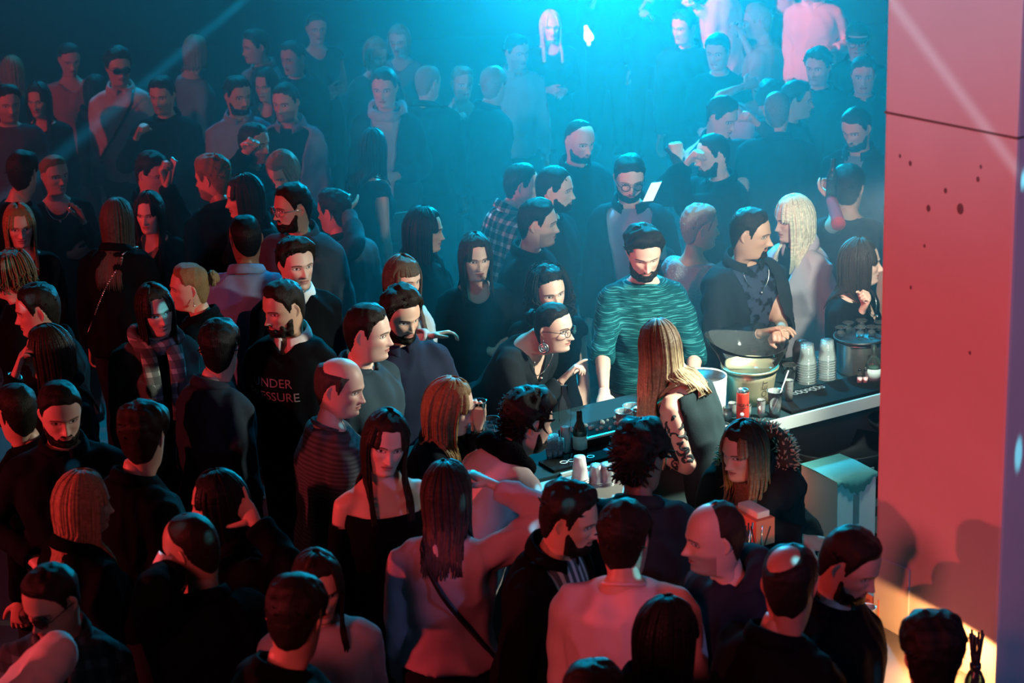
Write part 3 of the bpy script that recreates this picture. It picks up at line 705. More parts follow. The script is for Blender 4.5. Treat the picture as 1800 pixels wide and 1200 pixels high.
    gl = Rh.T @ np.array([0, 0, -1.])      # gravity in head space
    def lock(az, lay, length, width, th0=8, th1=98, wv=.0, sideflow=.0, flare=-.05, step=.035):
        a_, b_, c_ = .0815*lay, .1015*lay, .1215*lay; ths = np.radians(np.linspace(th0, th1, 7)); sa, ca = math.sin(az), math.cos(az)
        P = [np.array([a_*math.sin(t)*sa, b_*math.sin(t)*ca-.004, c_*math.cos(t)+.002]) for t in ths]
        n2 = max(3, int(length/step)); p = P[-1].copy(); d = unit(P[-1]-P[-2]); ph = rng.uniform(0, 6.28)
        outd = np.array([sa, ca, 0])
        for i in range(n2):
            g_ = min(1, (i+1)/3); d = unit(d*(1-g_)+gl*g_+outd*(flare if i < 4 else .03)+np.array([0, -1, 0])*sideflow); p = p+d*(length/n2)
            P.append(p+wv*np.array([math.sin(ph+i*1.1), math.cos(ph*1.3+i*1.05), 0])*min(1, i/3))
        P = np.array(P); k_ = len(P); u_ = np.linspace(0, 1, k_); ww = width*np.interp(u_, [0, .2, .6, .9, 1], [.6, 1, 1, .6, .15])
        return P, [(a, max(.0018, a*.38)) for a in ww], u_
    def locks(n, azr, length, width, lay=(1.0, 1.14), **kw):
        for i in range(n):
            az = azr[0]+(azr[1]-azr[0])*(i+rng.random())/n; sg = 1 if i % 2 else -1
            P, Rr, u_ = lock(az*sg, rng.uniform(*lay), length*rng.uniform(.82, 1.08), width*rng.uniform(.7, 1.3), **kw)
            W = push(H+(P*hs) @ Rh.T); out = unit(Rh @ np.array([math.sin(az*sg), math.cos(az*sg), .3]))
            v, f = tube(W, np.array(Rr)*hs, 6, up=out); addh(np.repeat(P, 6, axis=0), f, v, np.repeat(np.stack([u_, u_*0, u_*0], 1), 6, axis=0))
    def tufts(n, size, lowz=-.06, len_=.03, ymax=.075):
        c = 0
        while c < n:
            az = rng.uniform(-math.pi, math.pi); th = math.acos(rng.uniform(-.55, 1)); p = np.array([.083*math.sin(th)*math.sin(az), .102*math.sin(th)*math.cos(az), .120*math.cos(th)])
            if p[2] < hairline(np.array([p[1]]), 'short')[0]+.01 or p[2] < lowz: 
                c += .05; continue
            n_ = unit(p); d = unit(n_+np.array([rng.uniform(-.8, .8) for _ in range(3)])); a0 = rng.uniform(0, 6)
            P = np.array([p+n_*(-.006)+d*len_*t+size*.9*np.array([math.sin(a0+t*5), math.cos(a0+t*4.3), math.sin(a0+t*3)])*t for t in np.linspace(0, 1, 6)])
            v, f = tube(h2w(P), np.array([1, 1, .9, .8, .55, .2])*size*hs, 6); addh(np.repeat(P, 6, axis=0), f, v); c += 1
    def finish(name, c1, c2):
        V2, F2, k2 = [], [], 0
        for v, f in hair_parts: V2.append(v); F2 += [[i+k2 for i in ff] for ff in f]; k2 += len(v)
        if not V2: return
        o = mesh_obj(name, np.concatenate(V2), F2, HAIR, ob, attrs={'hl': np.concatenate(hl_all), 'tip': np.concatenate(tip_all)})
        o['hairc'] = list(c1); o['tipc'] = list(c2); hair_parts.clear(); hl_all.clear(); tip_all.clear(); return o
    tipc = tipc or hc; nl = 1.0 if q else .6
    if hair == 'short': cap('short', .015, .25); tufts(int(70*nl), .0055, .0, .022)
    elif hair == 'buzz': cap('short', .005, .25)
    elif hair == 'crop': cap('short', .010, .25); tufts(int(50*nl), .005, .04, .018)
    elif hair == 'volume': cap('short', .024, .25); tufts(int(90*nl), .0065, .03, .032)
    elif hair in ('balding', 'receding', 'tonsure'): cap(hair, .009, .3)
    elif hair == 'bald': cap('bald', .004, .2)
    elif hair == 'afro': cap('short', .034, .22); tufts(int(260*nl), .007, -.05, .045)
    elif hair == 'long':
        cap('long', .012, .2); locks(int(230*nl), (math.radians(58), math.pi), hl_len, .0085, wv=wave, flare=flare)
        locks(int(16*nl), (math.radians(35), math.radians(62)), .02, .012, th1=80)
    elif hair == 'bangs':
        cap('long', .012, .2); locks(int(90*nl), (math.radians(56), math.pi), hl_len, .013, wv=wave); locks(int(26*nl), (0.02, math.radians(58)), .012, .012, th1=66, lay=(1.0, 1.06))
    elif hair == 'bob': cap('bob', .016, .2); locks(int(80*nl), (math.radians(60), math.pi), hl_len, .014, wv=wave)
    elif hair in ('bun', 'pony'):
        cap('bun', .010, .25); V2 = _HG[0].reshape(-1, 3)
        b0 = MB().ball((0, -.122, .035 if hair == 'bun' else .02), .036 if hair == 'bun' else .022, 14); v, f = b0.arr(); v = v+.007*unit(np.array([1, 1, 1]))*snoise(v, 130)[:, None]; addh(v, f)
        for i in range(int(22*nl)):
            if hair == 'bun':
                a0 = rng.uniform(0, 6.28); c0 = np.array([0, -.122, .035]); P = np.array([c0+.037*np.array([math.cos(a0+t*2.2), -.2+.5*math.sin(t*3), math.sin(a0+t*2.2)]) for t in np.linspace(0, 1, 6)])
                v, f = tube(h2w(P), np.full(6, .006)*hs, 6); addh(np.repeat(P, 6, axis=0), f, v)
            else:
                P = np.array([np.array([rng.uniform(-.02, .02)*t, -.125-.05*math.sin(t*2.2), .02])+gl*hl_len*t for t in np.linspace(0, 1, 9)]); W = push(H+(P*hs) @ Rh.T)
                v, f = tube(W, np.array([.008, .011, .012, .012, .012, .011, .009, .006, .002])*hs, 6); addh(np.repeat(P, 6, axis=0), f, v)
    elif hair == 'curly':
        cap('curly', .022, .35); tufts(int(160*nl), .0055, -.06, .026)
        for i in range(int(210*nl)):
            az = rng.uniform(math.radians(62), math.pi)*(1 if i % 2 else -1); P, Rr, u_ = lock(az, rng.uniform(1.05, 1.45), hl_len*rng.uniform(.4, 1.05), .006, wv=.020, th0=40, th1=rng.uniform(70, 105), step=.012, flare=.04)
            W = push(H+(P*hs) @ Rh.T); v, f = tube(W, np.array([r[0] for r in Rr])*.8*hs, 6); addh(np.repeat(P, 6, axis=0), f, v)
    finish('hair', hc, tipc)
    if beard:
        P = face_features(_HG[2*q].copy(), nose, jaw or 1.03); nr_, nc_ = P.shape[:2]; P = P.reshape(-1, 3); F4 = grid_faces(nr_, nc_); N = normals(P, F4); N *= np.sign((N*(P-np.array([0, 0, -.04]))).sum(1))[:, None]
        x_, y_, z_ = P.T; zt = np.interp(y_, [.0, .02, .05, .075, .09, .12], [-.01, -.022, -.058, -.066, -.046, -.044]); k_ = smooth01((zt-z_+.006*snoise(P, 120, hx))/.018)*smooth01((y_-.012)/.018)*smooth01((z_+.119)/.012)
        mouth = (np.abs(x_)/.024)**2+((z_+.0635)/.0085)**2; k_ = k_*smooth01((mouth-1)/.5)*(1-np.exp(-(x_/.016)**2)*np.exp(-((z_+.04)/.012)**2))
        th_ = {'full': .011, 'short': .006, 'goatee': .006}[beard]
        if beard == 'goatee': k_ = k_*smooth01((.034-np.abs(x_))/.008)*(y_ > .05)
        Q = P+N*(k_*th_*(1+.3*snoise(P, 150, hx))-.001)[:, None]; keep = (k_[F4] > .02).any(1); F5 = F4[keep]
        if len(F5):
            us = np.unique(F5); mp = np.full(len(P), -1); mp[us] = np.arange(len(us)); addh(Q[us], mp[F5].tolist()); finish('beard', tuple(c*.8 for c in hc) if max(hc) < .1 else (.03, .022, .016), (.02, .02, .02))
    # ---- worn things
    def hw(P): return h2w(np.asarray(P, float))
    if specs:
        fr = MB(); lenses = []; sun = specs == 'sun'
        for sd in (1, -1):
            t = np.linspace(0, 2*math.pi, 20); rx, rz = (.0245, .0185) if sun else (.0225, .020)
            P = np.stack([sd*.0335+rx*np.cos(t), .109-.006*((rx*np.cos(t)*sd+.0335)/.05)**2+0*t, -.002+rz*np.sin(t)], 1)
            fr.tube(hw(P), .0018*(1.6 if specs in ('sun', 'thick') else 1), 6, up=Rh[:, 1]); c = hw([[sd*.0335, .1085, -.002]]); lenses.append((np.concatenate([hw(P[:-1]), c]), [[i, (i+1) % 19, 19] for i in range(19)]))
            fr.tube(hw([[sd*.057, .103, .002], [sd*.070, .085, .004], [sd*.078, .02, .004], [sd*.079, -.012, .000], [sd*.076, -.024, -.012]]), .0016, 6)
        fr.tube(hw([[-.011, .1095, .002], [0, .1125, .005], [.011, .1095, .002]]), .0016, 6)
        g = fr.obj('eyeglasses', M_SILVER if specs == 'silver' else M_BLACKMETAL, ob); [mesh_obj('lens', v_, f_, M_LENS if sun else M_CLEARLENS, g) for v_, f_ in lenses]
    info = dict(ob=ob, H=H, Rh=Rh, hs=hs, T=T, t2w=t2w, w2t=w2t, hw=hw, arms=arms, s=s, pel=pel, foot=foot, up=up, fw=fw, rt=rt, ring=ring, vox=vox, TS=TS, hx=hx, rng=rng, name=label)
    PEOPLE.append(info)
    if extra: extra(info)
    return info
# ------------------------------------------------------------------ room
def tattoo(i):
    """dark ink motifs lying on the bartender's right upper arm"""
    bb = i['ob']; A = i['arms'][-1]; org = np.array(bb['_o']); bv = BVHTree.FromPolygons([Vector(org)+v.co for v in bb.data.vertices], [list(p.vertices) for p in bb.data.polygons])
    sh, el, wr = A['sh'], A['el'], A['wr']; ax = unit(el-sh); out0 = unit(CAM-sh); out0 = unit(out0-ax*(out0@ax)); sd = np.cross(ax, out0); r = random.Random(4)
    def lay(c0, pts, rr, name):
        m = MB(); P_ = []
        for (u, v) in pts:
            q = c0+ax*u+sd*v; h = bv.find_nearest(Vector(q+out0*.03)); P_.append(np.array(h[0])+np.array(h[1])*.0012)
        if len(P_) > 1: m.tube(P_, [(a, .0012) for a in rr], 6, up=out0); m.obj(name, M_INK, bb)
    for k in range(15):
        c = sh+ax*(.05+.015*k); a0 = r.uniform(0, 6); n = 14; L = r.uniform(1.5, 3.2); R_ = r.uniform(.012, .026); off = r.uniform(-.02, .022)
        lay(c, [(R_*math.cos(a0+t*L)*(1-.3*t), off+R_*math.sin(a0+t*L)*(1-.3*t)) for t in np.linspace(0, 1, n)], [.003+.005*math.sin(math.pi*t) for t in np.linspace(0, 1, n)], 'tattoo')
    ax = unit(wr-el); out0 = unit(out0-ax*(out0@ax)); sd = np.cross(ax, out0)
    for k in range(5):
        lay(el+ax*.07, [((.008+.005*k)*math.cos(t)*1.2, (.006+.004*k)*math.sin(t)) for t in np.linspace(k, k+5, 18)], [.002]*18, 'tattoo')
def belt(i):
    S = i['TS']; a = np.linspace(0, 2*math.pi, 41); Pn = np.stack([np.cos(a)*.195, np.sin(a)*.150, np.full(41, -.075)], 1); MB().tube(i['t2w'](Pn), [(.003, .02)]*41, 8, up=i['up'], cap=False).obj('belt', M_BELT, i['ob'])
def concrete():
    m, nt, b = new_mat('concrete'); e = E(nt); tc = nt.nodes.new('ShaderNodeTexCoord').outputs['Object']
    n1 = e.noise(tc, 3, 5); n2 = e.noise(tc, 40, 4); col = e.mix(n1, (.54, .52, .50), (.66, .64, .62))
    nt.links.new(col, b.inputs['Base Color']); b.inputs['Roughness'].default_value = .85; e.bump(n2, b, .12, .004); return m
M_CONC = concrete()
M_HOLE = simple('concrete_pit', (.16, .13, .12), .95)
M_FLOOR = simple('hall_floor', (.035, .036, .04), .55, bumpn=(30, .1))
M_WALL = simple('hall_wall', (.05, .055, .065), .9, bumpn=(6, .2))
def struct(o): o['kind'] = 'structure'; return o
struct(MB().box(-7, 6.6, -2.5, 25, -.12, 0).obj('floor', M_FLOOR, smooth=False))
struct(MB().box(-7, 6.6, 25, 25.2, 0, 7.5).obj('wall_back', M_WALL, smooth=False))
struct(MB().box(-7.2, -7, -2.5, 25.2, 0, 7.5).obj('wall_left', M_WALL, smooth=False))
struct(MB().box(6.6, 6.8, -2.5, 25.2, 0, 7.5).obj('wall_right', M_WALL, smooth=False))
struct(MB().box(-7.2, 6.8, -2.7, -2.5, 0, 7.5).obj('wall_front', M_WALL, smooth=False))
struct(MB().box(-7.2, 6.8, -2.7, 25.2, 7.5, 7.7).obj('ceiling', M_WALL, smooth=False))
# ------------------------------------------------------------------ pillar and its base
A0 = at(1537, 1085, 1.1); A1 = at(1750, 1178, 1.1)
fd = unit((A1-A0)*[1, 1, 0]); wid = np.linalg.norm((A1-A0)[:2]); nrm = np.array([fd[1], -fd[0], 0]); nrm = nrm if nrm[1] < 0 else -nrm
def frame(o, x, y): M = np.eye(4); M[:3, 0] = x; M[:3, 1] = y; M[:3, 2] = (0, 0, 1); M[:3, 3] = o; return M
PM = frame(np.array([A0[0], A0[1], 0]), fd, -nrm)       # x along face, y into the pillar
pl = empty('concrete_pillar', (A0[0], A0[1], 0)); pl['kind'] = 'structure'; pl.name = 'pillar'
MB().box(0, wid, 0, 1.3, 0, 7.5, M=PM, bev=.012).obj('pillar_shaft', M_CONC, pl, smooth=False)
sz = None
for zz in np.linspace(1.5, 4.4, 300):                # formwork seam height at its left end
    pass
def zat(px, py, q):                                   # height of the photo point over plan point q
    d = ray(px, py); t = (q[1]*1.0)/d[1]; return CAMZ+d[2]*t
zs = zat(1557, 197, A0)
MB().box(-.002, wid+.002, -.003, .02, zs-.004, zs+.004, M=PM).obj('formwork_seam', M_HOLE, pl, smooth=False)
MB().box(wid-.01, wid+.003, 0, 1.3, zs-.004, zs+.004, M=PM).obj('formwork_seam', M_HOLE, pl, smooth=False)
def face_pt(px, py):                                  # where a photo point meets the pillar's front face
    d = ray(px, py); t = ((A0-CAM)@nrm)/(d@nrm); return CAM+d*t
for px, py, r in ((1582, 274, 3), (1600, 287, 4), (1724, 293, 3), (1719, 315, 4), (1662, 335, 4), (1632, 366, 5), (1688, 367, 8), (1625, 432, 3), (1705, 620, 3), (1601, 505, 3)):
    c = face_pt(px, py); m = MB(); m.ball((0, 0, 0), r/560, 8, (1, .25, 1.35)); V, F_ = m.arr(); mesh_obj('pit', xf(frame(c, fd, -nrm), V), F_, M_HOLE, pl)
# cladding boards low on the face
zt = zat(1537, 985, A0)
c1 = np.linalg.norm((face_pt(1597, 1100)-A0)[:2])
MB().box(.0, c1, -.005, .0, 0.9, zt+.02, M=PM).obj('cladding_panel', M_CONC, pl, smooth=False)
# ------------------------------------------------------------------ bar
I0 = at(1545, 692, 1.1); I1 = at(985, 832, 1.1); bd = unit((I0-I1)*[1, 1, 0]); bn = np.array([-bd[1], bd[0], 0])      # along the bar to the right, and outward (away)
BO = np.array([I1[0], I1[1], 0]); BM = frame(BO, bd, bn); LEN = np.linalg.norm((I0-I1)[:2])
def bw(x, y, z): return xf(BM, [[x, y, z]])[0]
def bxy(px, py, z=1.1): q = at(px, py, z); d = q-BO; return d@bd, d@bn      # bar coordinates of a photo point
M_TOP = simple('bar_top', (.012, .030, .036), .75, bumpn=(12, .1), spec=.06); M_STEEL = simple('brushed_steel', (.62, .66, .63), .38, .35, bumpn=(50, .15, .002)); M_BARF = simple('bar_front', (.05, .08, .085), .6)
M_RUB = simple('rubber_mat', (.006, .007, .008), .85, bumpn=(240, .5, .003), spec=.05); M_POT = simple('pot_steel', (.55, .56, .54), .28, .9); M_WOOD = simple('pale_laminate', (.55, .40, .26), .5, bumpn=(8, .1))
bar = empty('bar_counter', BO, 'long steel-edged bar counter running from the centre to the pillar', 'bar')
W = .66; XL, XR = -.75, LEN+1.2
MB().box(XL, XR, .0, W, 1.06, 1.10, M=BM, bev=.004).obj('worktop', M_TOP, bar, smooth=False)
MB().box(.2, XR, -.012, .0, 1.045, 1.102, M=BM).obj('steel_edge', M_STEEL, bar, smooth=False)
MB().box(XL, XR, W-.06, W-.02, 0, 1.06, M=BM).obj('front_panel', M_BARF, bar, smooth=False)
MB().box(XL+.3, XR, .10, .14, 0, 1.05, M=BM).obj('inner_panel', M_BARF, bar, smooth=False)
MB().box(.0, .20, -.012, .0, 1.045, 1.102, M=BM).obj('steel_edge', M_STEEL, bar, smooth=False)
ret = empty('side_counter', bw(0, -1.4, 0), 'narrow side counter running from the bar past the pillar foot', 'bar')
M_SIDE = simple('side_laminate', (.13, .13, .12), .5, bumpn=(8, .1))
MB().box(-.15, .20, -2.95, -.014, 1.055, 1.09, M=BM, bev=.004).obj('worktop', M_SIDE, ret, smooth=False)
MB().box(-.07, -.04, -2.9, -.02, 0, 1.055, M=BM).obj('front_panel', M_BARF, ret, smooth=False)
# ------------------------------------------------------------------ the crowd
DK = (.007, .010, .014); BLK = (.003, .004, .006); NAVY = (.008, .014, .028); WHT = (.72, .72, .70); PALE = (.34, .42, .52); GREY = (.16, .18, .20)
BRN = (.020, .012, .008); BLD = (.50, .36, .18); DBLD = (.22, .13, .06); HBL = (.007, .006, .006); TANS = (.50, .29, .20); FAIR = (.66, .42, .33); DARKS = (.16, .075, .045)
P = person
def watch(col):
    def f(i, side=1):
        A = i['arms'][side]; c = A['wr']-A['fd']*.02; t = np.linspace(0, 2*math.pi, 15); a = A['pn']; b = np.cross(A['fd'], a)
        m = MB().tube(np.array([c+.030*(a*math.cos(q)+b*math.sin(q)) for q in t]), .0055, 6, up=A['fd'], cap=False); m.obj('bracelet', col, i['ob'])
    return f
def earrings(r=.012, disc=False):
    def f(i):
        for sd in (1, -1):
            m = MB(); base = i['hw']([[sd*.078, -.010, -.040]])[0]
            if disc:
                c = base+np.array([0, 0, -.042]); ax = unit(np.array([-.1, -1, .1])); u = unit(np.cross(ax, (0, 0, 1))); v = np.cross(u, ax); t = np.linspace(0, 2*math.pi, 25)
                m.tube([c+.021*(u*math.cos(q)+v*math.sin(q)) for q in t], (.0045), 6, up=ax, cap=False); m.tube([c+.011*(u*math.cos(q)+v*math.sin(q)) for q in t], .005, 6, up=ax, cap=False); m.tube([c-ax*.002, c+ax*.002], .009, 12); m.tube([base, c+(0, 0, .02)], .0015, 6)
            else: m.tube([base, base+np.array([0, 0, -.03])], .0016, 6); m.ball(base+np.array([0, 0, -.034]), r*.5, 8)
            m.obj('earring', M_SILVER, i['ob'])
    return f
def pendant(i):
    a = np.linspace(-1, 1, 21); Pn = np.stack([.075*np.sin(a*1.45), .095*np.cos(a*1.2)**.5+.022+0*a, .505-.10*np.cos(a*1.5)], 1); m = MB(); m.tube(i['t2w'](Pn), .0016, 6); m.ball(i['t2w']([[0, .135, .40]])[0], .009, 8); m.obj('necklace', M_SILVER, i['ob'])
def strap_bag(label, col=None, side=1, chain=False):
    """cross-body bag: strap over one shoulder, bag at the other hip"""
    def f(i):
        S = i['TS']; zz = np.array([q[0] for q in S]); pts = []
        for t in np.linspace(0, 2*math.pi, 40):
            z = .24+.235*math.cos(t); x = side*(.085+.0)*math.cos(t)*1.0-side*.06*(1-math.cos(t)); w_ = np.interp(z, zz, [q[1] for q in S])+.03; d_ = np.interp(z, zz, [q[2] for q in S])+.034
            x = max(-w_, min(w_, x)); y = (1 if math.sin(t) > 0 else -1)*d_*math.sqrt(max(.02, 1-(x/w_)**2))*min(1, abs(math.sin(t))*4); pts.append((x, y, z+(.035 if math.cos(t) > .9 else 0)))
        m = MB(); Pw = i['t2w'](pts)
        if chain:
            for k in range(len(Pw)-1):
                for q in np.linspace(0, 1, 4)[:-1]: m.ball(Pw[k]*(1-q)+Pw[k+1]*q, .0058, 6)
        else: m.tube(Pw, [(.011, .003)]*len(Pw), 6, up=i['fw'])
        e = empty('shoulder_bag', i['foot'], label, 'bag'); m.obj('strap', col or M_LEATHER, e)
        c = i['t2w']([[-side*.19, .06, -.02]])[0]; b = MB(); b.box(-.04, .04, -.11, .11, -.08, .08, bev=.02); V, F_ = b.arr(); mesh_obj('bag_body', V @ rotz(math.radians(i['rng'].uniform(-20, 20))).T+c, F_, col if col and not chain else M_LEATHER, e)
    return f
def lettering(i, lines, size=.05, zc=.27, xoff=0.0, mat=None, name='chest_lettering', depth=.0015):
    """writing that follows the garment's front"""
    g = [c for c in i['ob'].children if c.name.split('.')[0] in ('sweater', 't_shirt', 'shirt', 'hoodie', 'jacket')][0]
    org = np.array(i['ob']['_o']); bv = BVHTree.FromPolygons([Vector(org)+v.co for v in g.data.vertices], [list(p.vertices) for p in g.data.polygons])
    for k, tx in enumerate(lines):
        V, Fs = text_mesh(tx, size); V = V.copy(); V[:, 0] -= (V[:, 0].max()+V[:, 0].min())/2
        # local x runs to the wearer's right, so the writing runs to -x
        L = np.stack([-V[:, 0]+xoff, np.full(len(V), .35), V[:, 1]+zc-k*size*1.5], 1); W = i['t2w'](L); d = -i['fw']; out = []
        for q in W:
            h = bv.ray_cast(Vector(q), Vector(d)); out.append(np.array(h[0])-d*.003 if h[0] is not None else q+d*.2)
        mesh_obj(name, out, Fs, mat or M_PRINT, i['ob'], smooth=False)
def text_mesh(tx, size, sub=.010, shear=0.0):
    cu = bpy.data.curves.new('t', 'FONT'); cu.body = tx; cu.size = size*1.4; cu.resolution_u = 3; cu.shear = shear
    o = bpy.data.objects.new('t', cu); COL.objects.link(o); dg = bpy.context.evaluated_depsgraph_get(); me = o.evaluated_get(dg).to_mesh()
    bm = bmesh.new(); bm.from_mesh(me); o.evaluated_get(dg).to_mesh_clear(); bmesh.ops.remove_doubles(bm, verts=bm.verts, dist=1e-5); bmesh.ops.triangulate(bm, faces=bm.faces)
    for _ in range(2):
        le = [e for e in bm.edges if e.calc_length() > sub]
        if le: bmesh.ops.subdivide_edges(bm, edges=le, cuts=1); bmesh.ops.triangulate(bm, faces=bm.faces)
    bm.verts.index_update(); V = np.array([v.co[:] for v in bm.verts]); Fs = [[v.index for v in f.verts] for f in bm.faces]; bm.free(); bpy.data.objects.remove(o); bpy.data.curves.remove(cu); return V, Fs
def fur(i):
    """fur-trimmed hood: a thick ring of tufts round the neck and shoulders"""
    m = MB(); hl = []; r = i['rng']
    for k in range(900):
        t = r.uniform(.35, 2*math.pi-.35); a = r.uniform(0, 6.28); b = (1-math.cos(t))/2; R = .030+.034*b
        c = np.array([math.sin(t)*.125, math.cos(t)*.115-.045, .478-.05*math.cos(t)]); o_ = np.array([math.sin(t)*math.cos(a), math.cos(t)*math.cos(a), math.sin(a)]); p = c+o_*R*.7; d = unit(o_+np.array([r.uniform(-.6, .6) for _ in range(3)]))
        m.tube(i['t2w']([p, p+d*.018, p+d*.034+np.array([0, 0, -.004])]), [.0045, .0035, .0008], 4)
    V, F_ = m.arr(); o = mesh_obj('fur_trim', V, F_, HAIR, i['ob'], attrs={'hl': V, 'tip': np.zeros((len(V), 3))}); o['hairc'] = [.55, .46, .31]; o['tipc'] = [.55, .46, .31]
    rg = i['ring'](.118, .478, .028, .058, .35, .45, -.045, 24); gv, gf = remesh(rg[0], rg[1], i['vox'], 3); mesh_obj('hood', gv, gf, cloth((.05, .045, .035)), i['ob'], attrs={'tl': gv})
def scarf(col, kind='plain', c2=None, r=.034, rad=.085):
    def f(i):
        rg = i['ring'](rad, .512, r, r*1.15, 0, .28, -.02, 26, .10); gv, gf = remesh(rg[0], rg[1], i['vox'], 2); gv = gv+normals(gv, gf)*(.008*snoise(i['w2t'](gv), 45))[:, None]; mesh_obj('scarf', gv, gf, cloth(col, kind, .95, c2), i['ob'], attrs={'tl': i['w2t'](gv)})
    return f
def scarf_tail(col, kind, c2):
    def f(i):
        scarf(col, kind, c2, .036, .088)(i)
        for sd in (1, -1):
            Pn = [[sd*.06, .085, .50], [sd*.062, .135, .43], [sd*.058, .160, .34], [sd*.056, .160, .24], [sd*.056, .155, .16]]; v, f_ = tube(i['t2w'](Pn), [(.038, .010)]*5, 10, up=i['fw']); mesh_obj('scarf_end', v, f_, cloth(col, kind, .95, c2), i['ob'], attrs={'tl': i['w2t'](v)})
    return f
def many(*fs):
    def f(i):
        for g in fs: g(i)
    return f
def headband(i):
    a = np.linspace(-1.75, 1.75, 25); Pn = np.stack([.084*np.sin(a), .012+0*a, .008+.116*np.cos(a)], 1); MB().tube(i['hw'](Pn), [(.005, .004)]*25, 8, up=i['Rh'][:, 1]).obj('headband', M_BLACKMETAL, i['ob'])
def cap_hat(col):
    def f(i):
        G = _HG[0].reshape(-1, 3); F4 = grid_faces(*_HG[0].shape[:2]); N = normals(G, F4); N *= np.sign((N*G).sum(1))[:, None]; k = (G[F4][:, :, 2] > .045).all(1); F5 = F4[k]; us = np.unique(F5); mp = np.full(len(G), -1); mp[us] = np.arange(len(us)); b = MB(); b.add(i['hw'](G[us]+N[us]*.016), mp[F5].tolist())
        V = []; 
        for t in np.linspace(-1.1, 1.1, 13): V += [(.085*math.sin(t), .03+.075*math.cos(t), .048), (.080*math.sin(t), .03+.155*math.cos(t), .030), (.080*math.sin(t), .03+.155*math.cos(t), .026), (.085*math.sin(t), .03+.075*math.cos(t), .043)]
        b.add(i['hw'](V), [[4*a+c, 4*a+(c+1) % 4, 4*a+4+(c+1) % 4, 4*a+4+c] for a in range(12) for c in range(4)]); b.obj('cap', col, i['ob'])
    return f
def red_light_wrap(i):
    A = i['arms'][-1]; MB().tube([A['el']+(A['wr']-A['el'])*t for t in np.linspace(-.05, .92, 9)], [(.038-.008*t) for t in np.linspace(0, 1, 9)], 14).obj('sleeve', cloth((.55, .03, .04)), i['ob'], attrs=None)  # red cloth colour stands in for red light on the forearm
# ---- far right, lit pink
P(1258, -42, 'person in white shirt at the top edge, left of the blond drinker', 'M', yaw=-70, by=-120, top='shirt', tc=WHT, tc2=(.6, .6, .6), R=('px', 1222, 12, -.25, 'fist'), L='down', hair='short', skin=FAIR, wf=1.1, z=1.72)
P(1332, 38, 'blond person in white T-shirt and dark vest raising a drink beside the white shirts', 'M', yaw=-95, by=-115, top='tee', tc=WHT, tc2=(.6, .6, .6), hair='short', hc=BLD, skin=FAIR, R=('px', 1306, 66, -.1, 'grip'), L='bent', z=1.70)
P(1428, -28, 'person in open-necked white shirt at the top edge beside the concrete pillar', 'M', yaw=-15, by=-20, top='shirt', tc=WHT, tc2=(.6, .6, .6), hair='short', z=1.66, wf=1.08, L=('px', 1466, 84, -.2, 'fist'), R='down', skin=TANS)
P(1380, -2, 'dark-haired person half hidden between blond drinker and white shirt', 'M', yaw=50, hair='short', top='closed', tc=DK, z=1.44)
P(1508, 72, 'man in dark cap and glasses closest to the pillar near the top', 'M', yaw=-12, hair='short', top='closed', tc=DK, specs='thick', extra=cap_hat(M_LEATHER))
P(1438, 118, 'man in dark hair and jacket directly below the open white shirt', 'M', yaw=-30, hair='volume', top='closed', tc=DK, stub=.4)
P(1518, 132, 'dark-clothed man with short hair standing against the pillar edge', 'M', yaw=-10, hair='short', top='closed', tc=BLK)
P(1400, 176, 'dark-haired person facing right behind the cropped-haired back', 'M', yaw=80, hair='short', top='closed', tc=DK, z=1.58)
P(1366, 196, 'man with cropped grey hair seen from behind in a broad dark jacket', 'M', yaw=172, by=175, hair='buzz', hc=(.12, .12, .12), top='closed', tc=NAVY, z=1.64, wf=1.1)
P(1352, 172, 'person in white T-shirt bending over with back turned', 'M', yaw=120, by=105, ln=48, hp=30, z=1.42, hair='short', top='tee', tc=WHT, tc2=(.62, .62, .6), L='bar', R=('px', 1308, 152, .05, 'relaxed'))
P(1268, 205, 'dark-haired man in front of the bending white T-shirt', 'M', yaw=50, hp=20, hair='short', top='shirt', tc=(.03, .045, .06), R='hold', L=('px', 1330, 216, -.1, 'fist'))
P(1262, 92, 'man in black sweater with dark hair below the white shirts', 'M', yaw=-25, hair='short', top='sweater', tc=BLK, L='down', R='bent', z=1.64)
P(1203, 48, 'big man in dark jacket below the top edge, turned half left', 'M', yaw=-45, hair='short', top='closed', tc=DK, z=1.66, wf=1.15)
P(968, 46, 'long-haired woman in dark top with rim-lit hair near the top edge', 'F', yaw=10, hair='long', hc=BLD, hl_len=.28, top='scoop', tc=DK, R='bent', L='bent')
P(1060, -45, 'person cut by the top edge reaching a hand down to a bright white object', 'M', yaw=-20, hair='short', top='closed', tc=DK, R=('px', 1041, 12, -.15, 'relaxed', (1, 0, 0)), L='down', skin=FAIR)
P(1140, -45, 'person cut by the top edge holding a glass in both hands', 'M', yaw=5, hair='short', top='closed', tc=BLK, R=('px', 1127, 16, -.2, 'grip'), L=('px', 1146, 33, -.2, 'grip'), skin=FAIR)
P(908, 92, 'man in pale shirt with dark hair left of the bright haze', 'M', yaw=35, by=15, hair='short', top='shirt', tc=PALE, stub=.3, z=1.60)
P(812, 146, 'woman with tied hair holding a bright bottle in the haze', 'F', yaw=20, hair='bun', hc=DBLD, top='scoop', tc=(.05, .07, .09), R=('px', 797, 222, -.15, 'grip'), L='bent')
P(868, 150, 'person in dark coat seen from behind right of the bright bottle', 'M', yaw=150, hair='short', top='coat', tc=BLK, z=1.56, hc=DBLD)
P(752, 146, 'man in wide dark jacket seen from behind in the blue haze', 'M', yaw=140, by=160, hair='buzz', hc=DBLD, top='closed', tc=BLK, z=1.56, wf=1.15)
